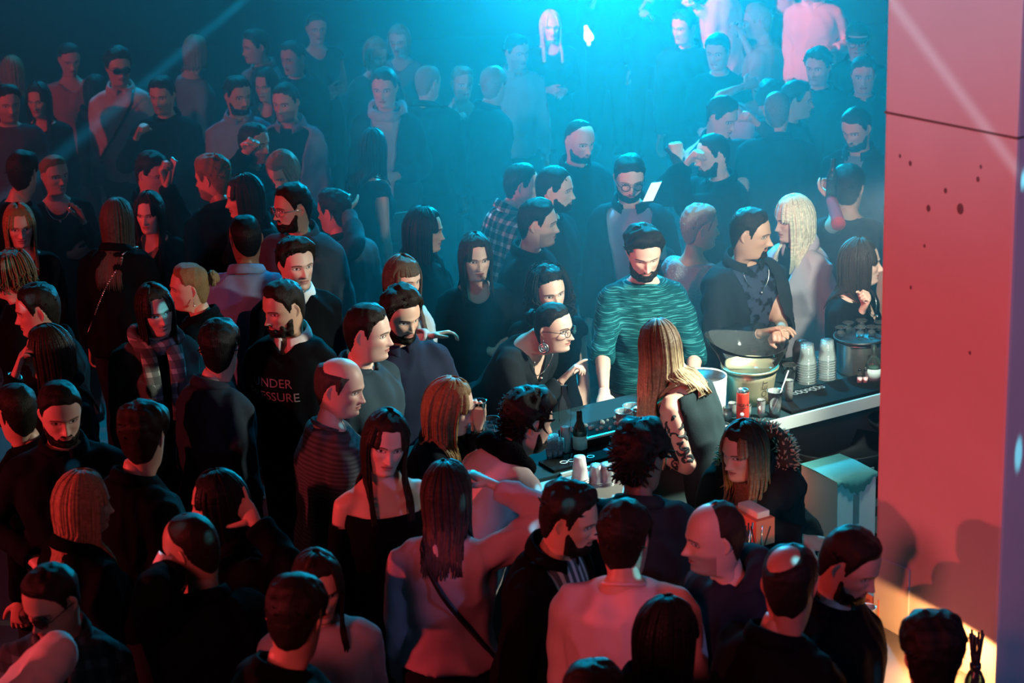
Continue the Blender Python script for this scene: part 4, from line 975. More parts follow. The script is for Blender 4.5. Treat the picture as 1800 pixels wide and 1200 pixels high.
P(676, 155, 'man in long dark coat with a pale scarf hanging down', 'M', yaw=-10, hair='short', top='coat', tc=DK, inner=(.34, .40, .46), opn=.075, L='bent', z=1.69, extra=scarf((.34, .40, .46)))
P(702, 72, 'faint small-faced person highest in the middle haze', 'F', yaw=-15, hair='bob', hl_len=.1, hc=DBLD, top='scoop', tc=GREY)
P(660, 95, 'faint fair-haired person leaning over, left of the highest face', 'F', yaw=30, hp=20, hair='bob', hl_len=.1, hc=DBLD, top='scoop', tc=(.07, .09, .1))
P(556, 50, 'woman with bare shoulders and tied hair standing tall far back', 'F', yaw=18, z=1.60, hair='bun', hc=BRN, top='sleeveless', tc=DK, R='fold', L='bent')
P(516, 102, 'man in dark jacket with pale collar below the bare-shouldered woman', 'M', yaw=-35, by=-10, hair='crop', top='closed', tc=DK, inner=WHT)
P(450, 82, 'faint man looking left far back behind the pale blue shirt', 'M', yaw=-60, hair='short', top='shirt', tc=GREY)
P(468, 150, 'faint woman peering between the two men in blue', 'F', yaw=-20, hair='long', top='scoop', tc=DK, z=1.5)
P(503, 180, 'man in black jumper over a pale blue jacket turned to camera', 'M', yaw=-22, hair='crop', top='jacket', tc=(.20, .27, .36), inner=BLK, opn=.12, stub=.5, z=1.64)
P(418, 168, 'bearded man in pale blue shirt with clasped hands', 'M', yaw=35, by=12, hair='short', beard='short', top='shirt', tc=(.26, .34, .46), R='fold', L='fold', z=1.64)
P(446, 252, 'dark-haired man looking right with a hand to his mouth', 'M', yaw=55, hair='crop', top='closed', tc=BLK, stub=.6, L=('px', 432, 268, -.1, 'fist'))
P(343, 92, 'faint light-haired woman with back to camera far back', 'F', yaw=160, hair='bob', hc=DBLD, hl_len=.12, top='scoop', tc=GREY, z=1.58)
P(286, 168, 'man in black jacket right of the sunglasses man', 'M', yaw=-15, hair='short', top='closed', tc=BLK, R=('px', 240, 242, -.15, 'fist'), L='down', stub=.4)
P(208, 118, 'man in sunglasses and light shirt with a diagonal bag strap', 'M', yaw=22, by=8, z=1.70, hair='volume', top='shirt', tc=(.55, .50, .50), tc2=(.4, .38, .4), specs='sun', L='down', R='down', extra=strap_bag('dark cross-body bag worn by the man in sunglasses', side=-1))
P(122, 104, 'woman in a red top with dark ponytail glancing down', 'F', yaw=25, hp=14, hair='pony', top='sleeveless', tc=(.38, .05, .05), z=1.6, L='bent')
P(168, 160, 'dark-haired person turned away beside the sunglasses man', 'F', yaw=165, hair='long', hl_len=.2, top='closed', tc=BLK, z=1.42)
P(14, 182, 'man with short hair at the left edge, third row from the back', 'M', yaw=25, hair='short', top='tee', tc=(.08, .03, .04), stub=.3)
P(68, 176, 'woman with long dark hair right of the left-edge man', 'F', yaw=-8, hair='long', hl_len=.25, top='scoop', tc=BLK, R='bent')
P(22, 128, 'blonde person seen from behind at the left edge far back', 'F', yaw=175, hair='long', hc=DBLD, hl_len=.22, top='closed', tc=BLK)
P(40, 304, 'man seen from behind with a bare nape at the left', 'M', yaw=170, hair='short', hc=BRN, top='tee', tc=BLK)
P(96, 308, 'smiling woman in black with a pendant raising her open hand', 'F', yaw=38, by=15, hp=0, hair='bun', hc=DBLD, top='scoop', tc=BLK, smile=1, L=('px', 146, 388, -.22, 'spread', (-.6, -.8, 0), (-.3, .1, -1)), R='fold', extra=pendant, q=1)
P(34, 397, 'fair long-haired woman at the left edge looking at camera', 'F', yaw=18, hair='long', hc=DBLD, hl_len=.24, top='scoop', tc=BLK, q=1)
P(266, 304, 'person looking at a phone held up beside the face', 'M', yaw=60, hp=10, hair='short', top='closed', tc=BLK, z=1.56, R=('px', 292, 322, -.05, 'grip', (1, 0, .2)), L=('px', 297, 338, -.05, 'grip', (1, 0, .2)))
P(263, 374, 'woman with long dark hair and serious face looking at camera', 'F', z=1.46, yaw=-12, hair='long', hl_len=.32, top='blouse', tc=BLK, nose=1.1, q=1)
P(206, 388, 'woman from behind with long straight hair and a chain strap', 'F', yaw=170, by=165, hair='long', hc=(.06, .045, .035), hl_len=.34, top='closed', tc=BLK, q=1, extra=strap_bag('black bag on a chain worn by the woman with long straight hair', M_SILVER, 1, True))
P(374, 314, 'man with curly fair hair turned away to the left', 'M', yaw=-115, by=-140, hair='volume', hc=DBLD, top='closed', tc=BLK, q=1)
P(430, 346, 'woman in strict left profile behind the bald man in blue', 'F', z=1.60, yaw=-72, hair='long', hl_len=.24, top='closed', tc=BLK, q=1)
P(498, 300, 'person with combed-back fair hair bending the head down', 'F', yaw=-35, hp=32, hair='bob', hc=DBLD, hl_len=.06, top='closed', tc=BLK, q=1)
P(516, 364, 'bearded man in metal glasses looking left above white collars', 'M', z=1.67, yaw=-62, by=-20, hair='crop', beard='full', top='jacket', tc=(.045, .06, .075), inner=DK, specs='silver', skin=TANS, q=1)
P(588, 372, 'person in grey-blue jacket with a hand at the ear', 'M', yaw=-120, by=-150, hair='short', top='closed', tc=(.06, .085, .10), R='down', L=('px', 611, 376, -.05, 'relaxed'), z=1.50, q=1)
P(432, 420, 'bald dark-skinned man from behind in a light blue shirt', 'M', yaw=-160, by=178, hair='bald', hc=BLK, top='shirt', tc=(.15, .25, .42), skin=DARKS, wf=1.05, q=1)
P(520, 464, 'dark-haired man in black jumper and white collar gazing right', 'M', yaw=30, by=20, hair='volume', top='collarsweater', tc=BLK, stub=.15, skin=FAIR, hp=2, inner=WHT)
P(500, 540, 'bearded man in black jumper with grey chest lettering', 'M', yaw=-50, by=-16, hp=10, hair='crop', beard='full', top='collarsweater', tc=BLK, inner=(.62, .55, .56), skin=TANS, nose=1.15, extra=lambda i: lettering(i, ['UNDER', 'PRESSURE'], .042, .33, .045))
P(334, 505, 'woman in left profile with fair hair in a bun', 'F', yaw=-80, by=-100, hp=2, hair='bun', hc=DBLD, top='closed', tc=BLK, extra=earrings())
P(273, 545, 'smiling dark-haired woman in plaid scarf and grey coat', 'F', z=1.57, yaw=28, by=20, hr=8, hair='long', hl_len=.22, top='coat', tc=(.08, .085, .08), inner=BLK, smile=1, nose=1.1, extra=scarf_tail((.08, .09, .09), 'plaid', (.35, .38, .36)))
P(16, 485, 'woman with curly short hair and earring at the left edge', 'F', yaw=-110, hair='curly', hc=(.16, .09, .04), hl_len=.05, top='closed', tc=BLK, extra=earrings())
P(68, 545, 'dark-haired man in left profile above the hand-raising woman', 'M', yaw=-80, hp=8, hair='crop', top='closed', tc=BLK)
P(86, 620, 'woman in left profile with long hair raising a braceleted hand', 'F', z=1.57, yaw=-85, hair='long', hl_len=.28, hc=BRN, top='closed', tc=BLK, R=('px', 28, 655, -.05, 'relaxed', (1, 0, 0)), extra=watch(M_SILVER))
P(106, 725, 'bearded man in dark shirt with red-lit face at lower left', 'M', yaw=22, by=15, hp=12, hair='crop', beard='short', top='shirt', tc=DK, skin=FAIR, wf=1.1, z=1.64, R=('px', 62, 985, -.1, 'relaxed'), extra=watch(M_SILVER))
P(30, 725, 'person half hidden behind the red-lit bearded man', 'M', yaw=-140, hair='crop', top='closed', tc=BLK, z=1.50)
P(252, 768, 'curly-haired man seen from behind in dark jacket, lower left', 'M', yaw=170, hair='volume', top='closed', tc=BLK, hc=BRN)
P(146, 885, 'woman with long light hair turned to the right, lower left', 'F', yaw=105, by=130, hair='long', hc=(.36, .22, .13), hl_len=.22, top='closed', tc=BLK, z=1.55)
P(385, 885, 'woman with long black hair in left profile gesturing with a hand', 'F', yaw=-82, by=-100, hair='long', hc=HBL, hl_len=.36, top='closed', tc=BLK, z=1.55, L=('px', 452, 922, -.1, 'spread', (0, -1, .1)))
P(338, 965, 'bald man seen from behind wiping his face with a tissue', 'M', yaw=-118, by=-150, hp=10, hair='bald', hc=BRN, top='closed', tc=BLK, skin=TANS, R='down', L=('px', 297, 1012, -.05, 'grip', (0, -1, 0)))
P(92, 1055, 'man in sunglasses and plaid jacket at the bottom left', 'M', yaw=-30, by=-10, hp=18, hair='crop', top='jacket', tc=(.03, .045, .05), kind='plaid', tc2=(.10, .14, .15), inner=BLK, specs='sun', z=1.58)
P(-78, 1120, 'person in white shirt cut by the bottom left corner', 'M', yaw=90, by=175, ln=10, hair='short', top='shirt', tc=WHT, tc2=(.6, .58, .58), z=1.68, wf=1.2, s=1.05, R=('px', -5, 1235, .1, 'relaxed', None, (1, .1, .75)))
P(558, 1030, 'woman in pale top behind the dark silhouette at the bottom', 'F', yaw=20, hp=8, hair='long', hl_len=.20, hc=BRN, top='sweater', tc=(.55, .50, .55), smile=.5, skin=FAIR)
P(520, 1085, 'dark silhouette of a person in black with head bowed at the bottom', 'M', yaw=165, hp=18, hair='short', top='closed', tc=BLK, z=1.68, wf=1.1)
P(386, 612, 'person in dark grey jacket with back turned behind the bald man', 'M', yaw=175, hair='short', hc=HBL, top='closed', tc=(.018, .024, .034), z=1.60)
P(596, 680, 'balding man in ribbed grey sweater looking right', 'M', yaw=75, by=110, hp=10, hair='balding', hc=(.05, .045, .04), top='sweater', tc=(.045, .05, .055), kind='knitgrid', tc2=(.09, .10, .11), skin=FAIR, wf=1.1)
P(645, 585, 'clean-shaven man with short dark hair looking right', 'M', z=1.65, yaw=78, by=60, hp=4, hair='crop', top='closed', tc=(.03, .05, .065), skin=FAIR, stub=.2)
P(704, 553, 'bearded man in dark buttoned shirt looking down right', 'M', yaw=35, by=18, hp=14, hair='volume', beard='short', top='shirt', tc=(.018, .024, .045), z=1.57, wf=1.1, L='bar')
P(708, 492, 'woman with long bangs hugging herself in pale sleeves', 'F', yaw=42, by=25, hair='bangs', hc=(.09, .06, .04), hl_len=.34, top='blouse', tc=(.42, .45, .46), skin=FAIR, L=('px', 758, 590, -.1, 'relaxed', None, (.9, 0, -.3)))
P(836, 452, 'dark-haired woman in black round-neck top looking at camera', 'F', yaw=14, by=8, hp=4, hair='long', hc=BRN, hl_len=.22, top='scoop', tc=BLK, skin=FAIR, R='fold', extra=earrings())
P(677, 778, 'woman in off-shoulder black top tilting her head', 'F', yaw=14, by=20, hr=-10, hp=6, hair='long', hc=BRN, hl_len=.30, top='strapless', tc=BLK, skin=FAIR, z=1.61, nose=1.1)
P(790, 715, 'blonde woman in right profile drinking by the glasses', 'F', yaw=82, by=60, hp=14, hair='long', hc=DBLD, hl_len=.20, top='closed', tc=DK, skin=FAIR, L='bent', R=('px', 838, 752, .0, 'grip', (0, 1, .1)))
P(928, 742, 'curly-haired man in pink shirt and dark fur collar leaning on the bar', 'M', yaw=115, by=125, ln=30, hp=12, z=1.50, hair='afro', hc=HBL, top='shirt', tc=(.62, .50, .50), tc2=(.55, .45, .45), R='bar', L='bar', extra=scarf(BLK, 'fuzzy', None, .040, .088), beard='short')
P(785, 868, 'woman from behind in pink cropped knit with arm raised to her head', 'F', yaw=160, by=172, hp=-2, hair='long', hc=BRN, tipc=(.07, .05, .05), hl_len=.24, top='knot', tc=(.52, .36, .38), tc2=(.44, .3, .32), z=1.56, R=('px', 868, 852, .08, 'relaxed', None, (1, -.1, -.45)), L='down', extra=strap_bag('black shoulder bag of the woman in pink knit', side=-1), smile=0)
P(1000, 912, 'bearded man in dark jacket and striped shirt leaning right', 'M', yaw=72, by=60, ln=12, hp=12, hair='volume', beard='short', top='jacket', tc=BLK, inner=((.05, .07, .08), 'vstripe', .85, (.35, .38, .38)), opn=.10, z=1.56, skin=TANS)
P(1098, 948, 'man from behind in a plain pink shirt, front and centre', 'M', yaw=158, by=172, hp=4, hair='short', top='longtee', tc=(.66, .46, .44), tc2=(.6, .42, .40), z=1.64, s=1.05, wf=1.12, nk=.115, skin=TANS, L='bent')
P(1126, 806, 'man with curly black hair and dark blazer facing the bartender', 'M', yaw=140, by=165, hair='afro', hc=HBL, top='closed', tc=(.022, .03, .036), skin=DARKS, z=1.60, wf=1.25)
P(1258, 945, 'bald smiling man in left profile wearing a hoodie', 'M', yaw=-80, by=-70, hair='receding', hc=(.03, .025, .02), top='hoodie', tc=(.025, .03, .045), skin=FAIR, stub=.5, smile=.5, nose=1.2, z=1.60)
P(1388, 1028, 'man from behind with a bald crown and dark collar', 'M', yaw=165, hp=14, hair='tonsure', hc=HBL, top='closed', tc=BLK, skin=(.30, .16, .11), z=1.68, wf=1.12)
P(1492, 990, 'man in black jacket looking down right beside the pillar', 'M', yaw=58, by=70, hp=24, hair='crop', top='closed', tc=BLK, z=1.60, skin=TANS, beard='short', wf=1.12)
P(1172, 1118, 'dark long-haired person in front of the pink shirt at the bottom', 'F', yaw=120, hair='long', hc=HBL, hl_len=.30, top='closed', tc=BLK, z=1.58)
P(1640, 1155, 'dark silhouetted head in front of the glowing pillar base', 'M', yaw=172, hair='volume', hc=HBL, top='closed', tc=BLK, z=1.60)
P(1044, 1238, 'dark-haired head just above the bottom edge in the middle', 'M', yaw=180, hair='short', hc=HBL, top='closed', tc=BLK, z=1.60)
# ---- round the bar
P(1160, 612, 'bartender with long ombre hair, black tank top and tattooed arm', 'F', yaw=-158, by=-122, ln=24, sl=0, hp=12, hair='long', hc=(.07, .045, .03), tipc=(.60, .46, .27), hl_len=.50, flare=.05, top='tank', tc=(.02, .035, .04), skin=FAIR, z=1.55, s=1.0,
  L=('px', 1160, 800, -.02, 'relaxed', None, (-.5, -.8, -.4)), R='bar', pants=(.16, .20, .22), extra=lambda i: tattoo(i))
P(1308, 792, 'woman behind the bar bending forward in puffer jacket with fur hood', 'F', yaw=-48, by=-25, ln=34, hp=6, z=1.40, s=.97, hair='long', hc=BRN, tipc=(.30, .22, .12), wave=.012, hl_len=.30, top='puffer', tc=(.018, .024, .026), inner=BLK, opn=.03, skin=FAIR, R='bar', L=('px', 1412, 948, -.15, 'relaxed', None, (.9, -.5, .2)), extra=fur, nose=1.1)
P(1132, 443, 'bearded man in teal heathered top looking down at the bar', 'M', yaw=6, by=4, hp=20, ln=6, hair='volume', beard='full', top='longtee', tc=(.045, .25, .26), kind='heather', tc2=(.003, .05, .06), lid=.75, skin=FAIR, z=1.66, s=1.02, R=('px', 1062, 690, -.42, 'relaxed', (0, 0, -1)), L='bar', nose=1.15, extra=lambda i: belt(i), pants=(.06, .09, .11))
P(965, 512, 'curly-haired smiling woman with bare shoulders behind the glasses woman', 'F', yaw=22, by=12, hr=6, hair='curly', hc=HBL, hl_len=.20, top='sleeveless', tc=BLK, smile=1, skin=FAIR, z=1.46)
P(972, 576, 'woman in glasses and round earrings leaning over the bar', 'F', yaw=58, by=52, ln=40, hp=2, z=1.40, s=.96, hair='bun', hc=HBL, top='blouse', tc=(.014, .018, .022), specs='thin', skin=FAIR, nose=1.2, R=('px', 988, 668, -.12, 'point', (0, -.2, -1)), L='bar', extra=many(earrings(disc=True), pendant))
P(1318, 410, 'man in open dark jacket in right profile behind the champagne bucket', 'M', yaw=72, by=30, hp=8, hair='crop', beard='goatee', top='jacket', tc=(.016, .022, .028), inner=((.008, .013, .022), 'print', .85, (.035, .05, .085)), opn=.085, skin=TANS, z=1.66, s=1.03, wf=1.08, nose=1.25, R=('px', 1340, 585, -.35, 'relaxed', (0, -.3, -1)), L=('px', 1372, 583, -.35, 'fist', (0, -.5, -1)), extra=pendant)
P(1396, 385, 'blonde woman in pale pink jacket in left profile', 'F', yaw=-72, by=-50, hp=6, hair='long', hc=(.72, .66, .48), hl_len=.24, top='jacket', tc=(.50, .42, .46), inner=BLK, opn=.06, skin=FAIR, z=1.58, extra=many(headband, earrings()))
P(1512, 462, 'dark-haired woman in right profile beside the pillar raising a fist', 'F', yaw=84, by=60, hp=0, hair='long', hc=BRN, hl_len=.22, top='blouse', tc=BLK, skin=FAIR, z=1.52, nose=1.2, L=('px', 1516, 545, -.12, 'fist', (-1, 0, 0)), R='bent', extra=pendant)
P(1230, 400, 'grey short-haired person in pale fuzzy top turned right', 'F', yaw=105, by=130, hair='short', hc=(.26, .25, .22), top='sleeveless', tc=(.34, .36, .38), kind='fuzzy', z=1.56, skin=TANS)
P(944, 392, 'short-haired man in right profile under the plaid shirt', 'M', yaw=85, hair='crop', top='closed', tc=DK, stub=.5, skin=FAIR)
P(916, 325, 'man in black and white plaid shirt leaning right', 'M', yaw=95, by=110, ln=16, hair='crop', top='shirt', tc=(.010, .014, .018), kind='plaid', tc2=(.75, .75, .72), skin=FAIR, z=1.56)
P(974, 333, 'pale-faced man in right profile in front of the bright haze', 'M', yaw=80, hair='crop', beard='short', top='closed', tc=DK, skin=FAIR, z=1.64)
P(1106, 312, 'man in black-rimmed glasses and dark jacket facing camera', 'M', yaw=5, by=-8, hp=16, hair='short', beard='short', top='jacket', tc=DK, inner=PALE, opn=.10, specs='thick', skin=FAIR, z=1.64, L='phone')
P(1018, 247, 'bald bearded man deep in the blue haze', 'M', yaw=35, hp=12, hair='bald', beard='short', top='closed', tc=DK, skin=FAIR, z=1.64)
P(1254, 272, 'balding bearded man in left profile with fists at his mouth', 'M', yaw=-72, by=-60, hair='buzz', beard='full', top='closed', tc=BLK, skin=FAIR, nose=1.2, z=1.62, R=('px', 1206, 288, -.05, 'fist'), L=('px', 1192, 286, -.05, 'fist'))
P(1506, 225, 'bearded man in black coat beside the pillar looking down', 'M', yaw=-40, hp=18, hair='crop', beard='full', top='jacket', tc=BLK, inner=GREY, skin=TANS)
P(1492, 330, 'person in dark clothes holding a bottle up in red light', 'M', yaw=160, by=175, hair='short', top='tee', tc=BLK, z=1.58, L=('px', 1461, 348, -.05, 'grip', (0, -1, 0), (-.2, -.3, -1)), extra=red_light_wrap)
P(655, 262, 'woman from behind in sleeveless dark dress in the dim haze', 'F', yaw=165, hair='long', hc=HBL, hl_len=.2, top='sleeveless', tc=BLK, L='bent', z=1.55)
P(745, 405, 'long-haired woman in right profile in deep shadow', 'F', yaw=82, hair='long', hc=HBL, hl_len=.3, top='closed', tc=BLK, z=1.56)
# ------------------------------------------------------------------ things on and under the bar
G_CLEAR = thin('clear_plastic', (.98, 1, 1), .05, .08, .014); G_FROST = thin('frosted_plastic', (.9, .95, .9), .3, .2, .62); G_MILK = thin('cloudy_plastic', (.92, .97, .97), .2, .2, .18); G_BOT = thin('bottle_glass', (.25, .40, .36), .05, .25, .03); G_DARK = thin('dark_glass', (.10, .08, .06), .05, .25, .02)
G_STACK = thin('stacked_plastic', (.95, 1, 1), .12, .15, .10); G_LIQ = thin('clear_drink', (.75, .85, .8), .05, .1, .25); G_PINK = simple('pink_liquid', (.75, .45, .45), .3); M_LIME = simple('lime', (.45, .62, .12), .45); M_LIMEW = simple('lime_flesh', (.75, .82, .5), .4); M_WHITE = simple('white_gloss', (.8, .8, .78), .3)
M_GOLD = simple('champagne_gold', (.62, .54, .34), .36, .75); M_CANRED = simple('can_red', (.70, .05, .03), .3, .3); M_BLK = simple('black_plastic', (.012, .012, .014), .4); M_LABEL = simple('paper_label', (.45, .55, .52), .7); M_GLETTER = simple('dark_lettering', (.06, .055, .04), .5)
M_CARD = simple('white_carton', (.72, .74, .70), .8); M_TEAL = simple('teal_film', (.06, .22, .22), .35, bumpn=(18, .3)); M_ORANGE = simple('orange_carton', (.80, .22, .12), .7); M_DCARD = simple('dark_carton', (.03, .045, .055), .8); M_GTXT = simple('faded_print', (.20, .24, .26), .8); M_PAPER = simple('white_tissue', (.8, .78, .76), .9)
Z = 1.10
def B(px, py, z=Z): return at(px, py, z)
def lathe_obj(name, prof, c, mat, parent=None, n=28, closed=True): return MB().lathe(prof, n, c, closed=closed).obj(name, mat, parent, loc=c if parent is None else None)
def cup_prof(rt, rb, h, t=.0015, rim=.003): return [(0.0005, .002), (rb, 0), (rb+(rt-rb)*.5, h*.5), (rt, h), (rt+rim, h+.001), (rt+rim, h-.003), (rt-t, h-.002), (rb-t+(rt-rb)*.5, h*.5), (rb-t, .005), (.0005, .005)]
def cup(c, rt, rb, h, mat, label, name='plastic_cup', group=None, inv=False, cat='cup'):
    pr = cup_prof(rt, rb, h)
    if inv: pr = [(r, h-z) for r, z in pr][::-1]
    o = lathe_obj(name, pr, c, mat, closed=False); return tag(o, label, cat, group)
# champagne bucket
c = B(1318, 703); bk = empty('champagne_bucket', c, 'large gold champagne bucket with clear flared rim and vertical lettering', 'bucket')
lathe_obj('gold_body', [(.0005, 0), (.092, 0), (.102, .004), (.109, .06), (.118, .12), (.130, .170), (.127, .170), (.115, .12), (.106, .06), (.098, .012), (.0005, .012)], c, M_GOLD, bk, 48, False)
pr = [(.1285, .150), (.136, .19), (.152, .225), (.178, .262), (.188, .285), (.191, .288), (.186, .288), (.174, .262), (.148, .226), (.132, .19), (.1245, .150)]
V, F_ = MB().lathe(pr, 64).arr(); t_ = np.arctan2(V[:, 1], V[:, 0]); V[:, 2] += .020*np.cos(t_-math.pi)*smooth01((V[:, 2]-.17)/.1)+.012*np.cos(2*t_)*smooth01((V[:, 2]-.2)/.08); V[:, 0] -= .015*smooth01((V[:, 2]-.2)/.1); mesh_obj('clear_rim', V+c, F_, G_CLEAR, bk)
lathe_obj('band', [(.131, .160), (.133, .163), (.134, .170), (.131, .173), (.128, .170)], c, M_GOLD, bk, 48, True)
ec = unit((CAM-c)*[1, 1, 0]); er = np.array([-ec[1], ec[0], 0]); er = er if er[0] > 0 else -er
def wrap_text(tx, size, rad, th0, z0, mat, parent, vertical=True, cc=None, name='lettering', shear=0.0, stretch=1.0):
    V, Fs = text_mesh(tx, size, .008, shear); cc = c if cc is None else cc; out = []
    for x, y, _ in V:
        if vertical: z = z0+x*stretch; th = th0-y/rad(z)
        else: z = z0+y; th = th0+(x-V[:, 0].max()/2)/rad(z)
        r = rad(z)+.0012; out.append(cc+r*(ec*math.cos(th)+er*math.sin(th))+np.array([0, 0, z]))
    return mesh_obj(name, out, Fs, mat, parent, smooth=False)
grad = lambda z: np.interp(z, [0, .004, .06, .12, .17], [.1, .1025, .109, .118, .130])
wrap_text('MO\u00cbT', .0285, grad, math.radians(43), .012, M_GLETTER, bk, True, name='lettering', stretch=1.1)
# white bucket
c = B(1236, 727); wb = empty('ice_bucket', c, 'white ice bucket half hidden behind the bartender', 'bucket')
lathe_obj('shell', [(.0005, 0), (.088, 0), (.100, .01), (.108, .185), (.104, .185), (.098, .02), (.0005, .012)], c, M_WHITE, wb, 40, False); lathe_obj('lining', [(.103, .18), (.0965, .022), (.0005, .016)], c, M_BLK, wb, 40, False)
# slim can
c = B(1305.5, 741); cn = empty('drink_can', c, 'slim red soft drink can with black script lettering', 'can')
lathe_obj('can_body', [(.0005, .003), (.021, .001), (.0235, .004), (.0285, .012), (.0285, .138), (.0275, .143)], c, M_CANRED, cn, 32, False)
lathe_obj('can_lid', [(.0275, .143), (.0245, .149), (.0255, .152), (.0250, .154), (.0235, .153), (.0225, .148), (.0005, .148)], c, M_SILVER, cn, 32, False); lathe_obj('tab', [(.0005, .1495), (.009, .1495), (.009, .151), (.0005, .151)], c+er*.004, M_SILVER, cn, 12, False)
wrap_text('Coca\u2011Cola'.replace('\u2011', '-'), .021, lambda z: .0285, .35, .082, M_BLK, cn, False, c, 'script_lettering', .3)
a = np.linspace(-.95, .95, 20); MB().tube([c+.0292*(ec*math.cos(t)+er*math.sin(t))+np.array([0, 0, .074+.004*math.sin(t*2.5)]) for t in a], [(.0006+.0016*math.cos(t*1.5)**2, .0008) for t in a], 6).obj('swash', M_BLK, cn)
m = MB(); m.ball((0, 0, 0), 1, 14, (.0095, .0014, .0095)); V, F_ = m.arr(); mesh_obj('white_badge', xf(frame(c+.0285*(ec*math.cos(-.12)+er*math.sin(-.12))+np.array([0, 0, .045]), er, -ec), V), F_, M_WHITE, cn)
def shot(px, py, label, liq=None, r=.021, h=.062, zz=Z, group=None, fill=.75):
    c = B(px, py, zz); e = empty('shot_glass', c, label, 'glass', group); lathe_obj('glass', cup_prof(r, r*.8, h, .0018, .0), c, G_MILK, e, 20, False)
    if liq: lathe_obj('drink', [(.0005, .006), (r*.78, .006), (r*(.8+.2*fill)-.002, h*fill), (.0005, h*fill)], c, liq, e, 20, False)
    return e
M_MILK = simple('milky_drink', (.70, .72, .66), .4)
shot(1279, 739, 'white-filled shot glass left of the red can', M_MILK, .021, .065); shot(1288, 731, 'white-filled shot glass behind the other, left of the red can', M_MILK, .021, .065); shot(1314, 733, 'shot glass peeking out right behind the red can', M_MILK, .018, .06)
shot(1338, 733, 'small white-filled glass between the red can and clear cup', M_MILK, .020, .085)
tag(MB().tube([B(1268+14*math.cos(t), 746.5+4*math.sin(t))+np.array([0, 0, .003]) for t in np.linspace(0, 6.28, 20)], .003, 6, cap=False).obj('bottle_ring', M_SILVER), 'small metal ring on the bar by the shot glasses', 'ring')
c = B(1362, 732); cup(c, .034, .024, .125, G_STACK, 'empty clear plastic cup with straw beside the gold bucket')
tag(MB().tube([B(1355, 731)+(0, 0, .006), aty(1372, 690, c[1]+.005), aty(1386, 651, c[1]+.02)], .0028, 8).obj('drinking_straw', M_WHITE), 'pale straw leaning in the clear plastic cup', 'straw')
e = shot(1387, 709, 'tall dark shot glass with a yellow slice behind the straw', G_DARK, .020, .115, fill=.6); MB().ball(B(1387, 709)+(0, 0, .078), .013, 10, (1, .4, 1)).obj('citrus_slice', M_LIMEW, e)
cup(B(1388, 676), .032, .024, .10, G_CLEAR, 'clear empty glass behind the tall dark shot glass', 'drinking_glass', cat='glass')
tag(lathe_obj('bottle_cooler', [(.0005, 0), (.040, 0), (.042, .12), (.030, .16), (.0005, .165)], B(1408, 655), M_BLK, None, 24, False), 'black bottle behind the left inverted cup stack', 'bottle')
for (px, py, n_, lab) in ((1418, 671, 9, 'left'), (1453, 664, 9, 'right')):
    for k in range(n_): cup(B(px, py)+(0, 0, .0122*k), .044, .030, .092, G_STACK, 'clear cup in the %s of two inverted stacks beside the steel pot' % lab, group='inverted cup stacks by the steel pot', inv=True)
# steel pot, tray, glasses
c = B(1510, 651); pt = empty('steel_pot', c, 'round steel tub with black rim next to the pillar', 'pot'); lathe_obj('pot_body', [(.0005, 0), (.104, 0), (.108, .006), (.108, .150), (.110, .154), (.104, .154), (.104, .01), (.0005, .008)], c, M_POT, pt, 48, False)
tr = lathe_obj('serving_tray', [(.0005, .156), (.110, .156), (.122, .160), (.124, .176), (.120, .176), (.116, .164), (.0005, .164)], c, M_BLK, None, 48, False); tag(tr, 'round black tray on the steel tub', 'tray')
for k, (px, py) in enumerate(((1491, 584), (1514, 580), (1512, 592), (1532, 591), (1546, 583), (1478, 592))):
    q = at(px, py, Z+.166); tag(lathe_obj('tray_glass', cup_prof(.026, .018, .05, .0015, .001), q, G_CLEAR, None, 20, False), 'empty shot glass on the round black tray by the pillar', 'glass', 'glasses on the black tray')
for px in (1511, 1521):
    c = B(px, 676); e = empty('sauce_bottle', c, 'tiny pink-filled glass bottle, %s of the pair before the steel tub' % ('left' if px == 1511 else 'right'), 'bottle'); lathe_obj('glass', [(.0005, 0), (.0145, 0), (.0145, .05), (.008, .058), (.007, .072), (.0005, .072)], c, G_CLEAR, e, 16, False); lathe_obj('drink', [(.0005, .003), (.013, .003), (.013, .036), (.0005, .036)], c, G_PINK, e, 16, False); lathe_obj('cap', [(.0005, .071), (.009, .071), (.009, .078), (.0005, .078)], c, M_BLK, e, 12, False)
c = B(1535, 672); e = empty('liquor_bottle', c, 'small dark bottle with pale label touching the pillar edge', 'bottle'); lathe_obj('glass', [(.0005, 0), (.036, 0), (.038, .01), (.038, .09), (.030, .115), (.013, .135), (.012, .185), (.0005, .187)], c, G_BOT, e, 28, False); lathe_obj('label', [(.0385, .02), (.0385, .075)], c, M_LABEL, e, 28, False)
# bar mats
ma = empty('bar_mat', bw(1.75, .1, Z), 'long black rubber bar mat with grey logo by the cup stacks', 'mat'); x0, _ = bxy(1390, 728); MB().box(x0, LEN+.9, .012, .235, Z, Z+.014, M=BM, bev=.004).obj('rubber', M_RUB, ma, smooth=False)
lx, ly = bxy(1420, 686, Z+.014); m = MB()
for k in range(7):
    t = np.linspace(0, 6.28, 14); m.tube(xf(BM, np.stack([lx-.075+.026*k+.011*np.cos(t), ly+.006*(k % 2)+.020*np.sin(t)*(1 if k % 3 else .7), np.full(14, Z+.0145)], 1)), [(.004, .0006)]*14, 6, up=(0, 0, 1), cap=False)
m.obj('logo', M_GTXT, ma)
mb_ = empty('bar_mat', bw(.2, .08, Z), 'black bar mat with white ring logo left of the bartender', 'mat'); MB().box(-.02, .46, .02, .15, Z, Z+.012, M=BM, bev=.004).obj('rubber', M_RUB, mb_, smooth=False)
m = MB()
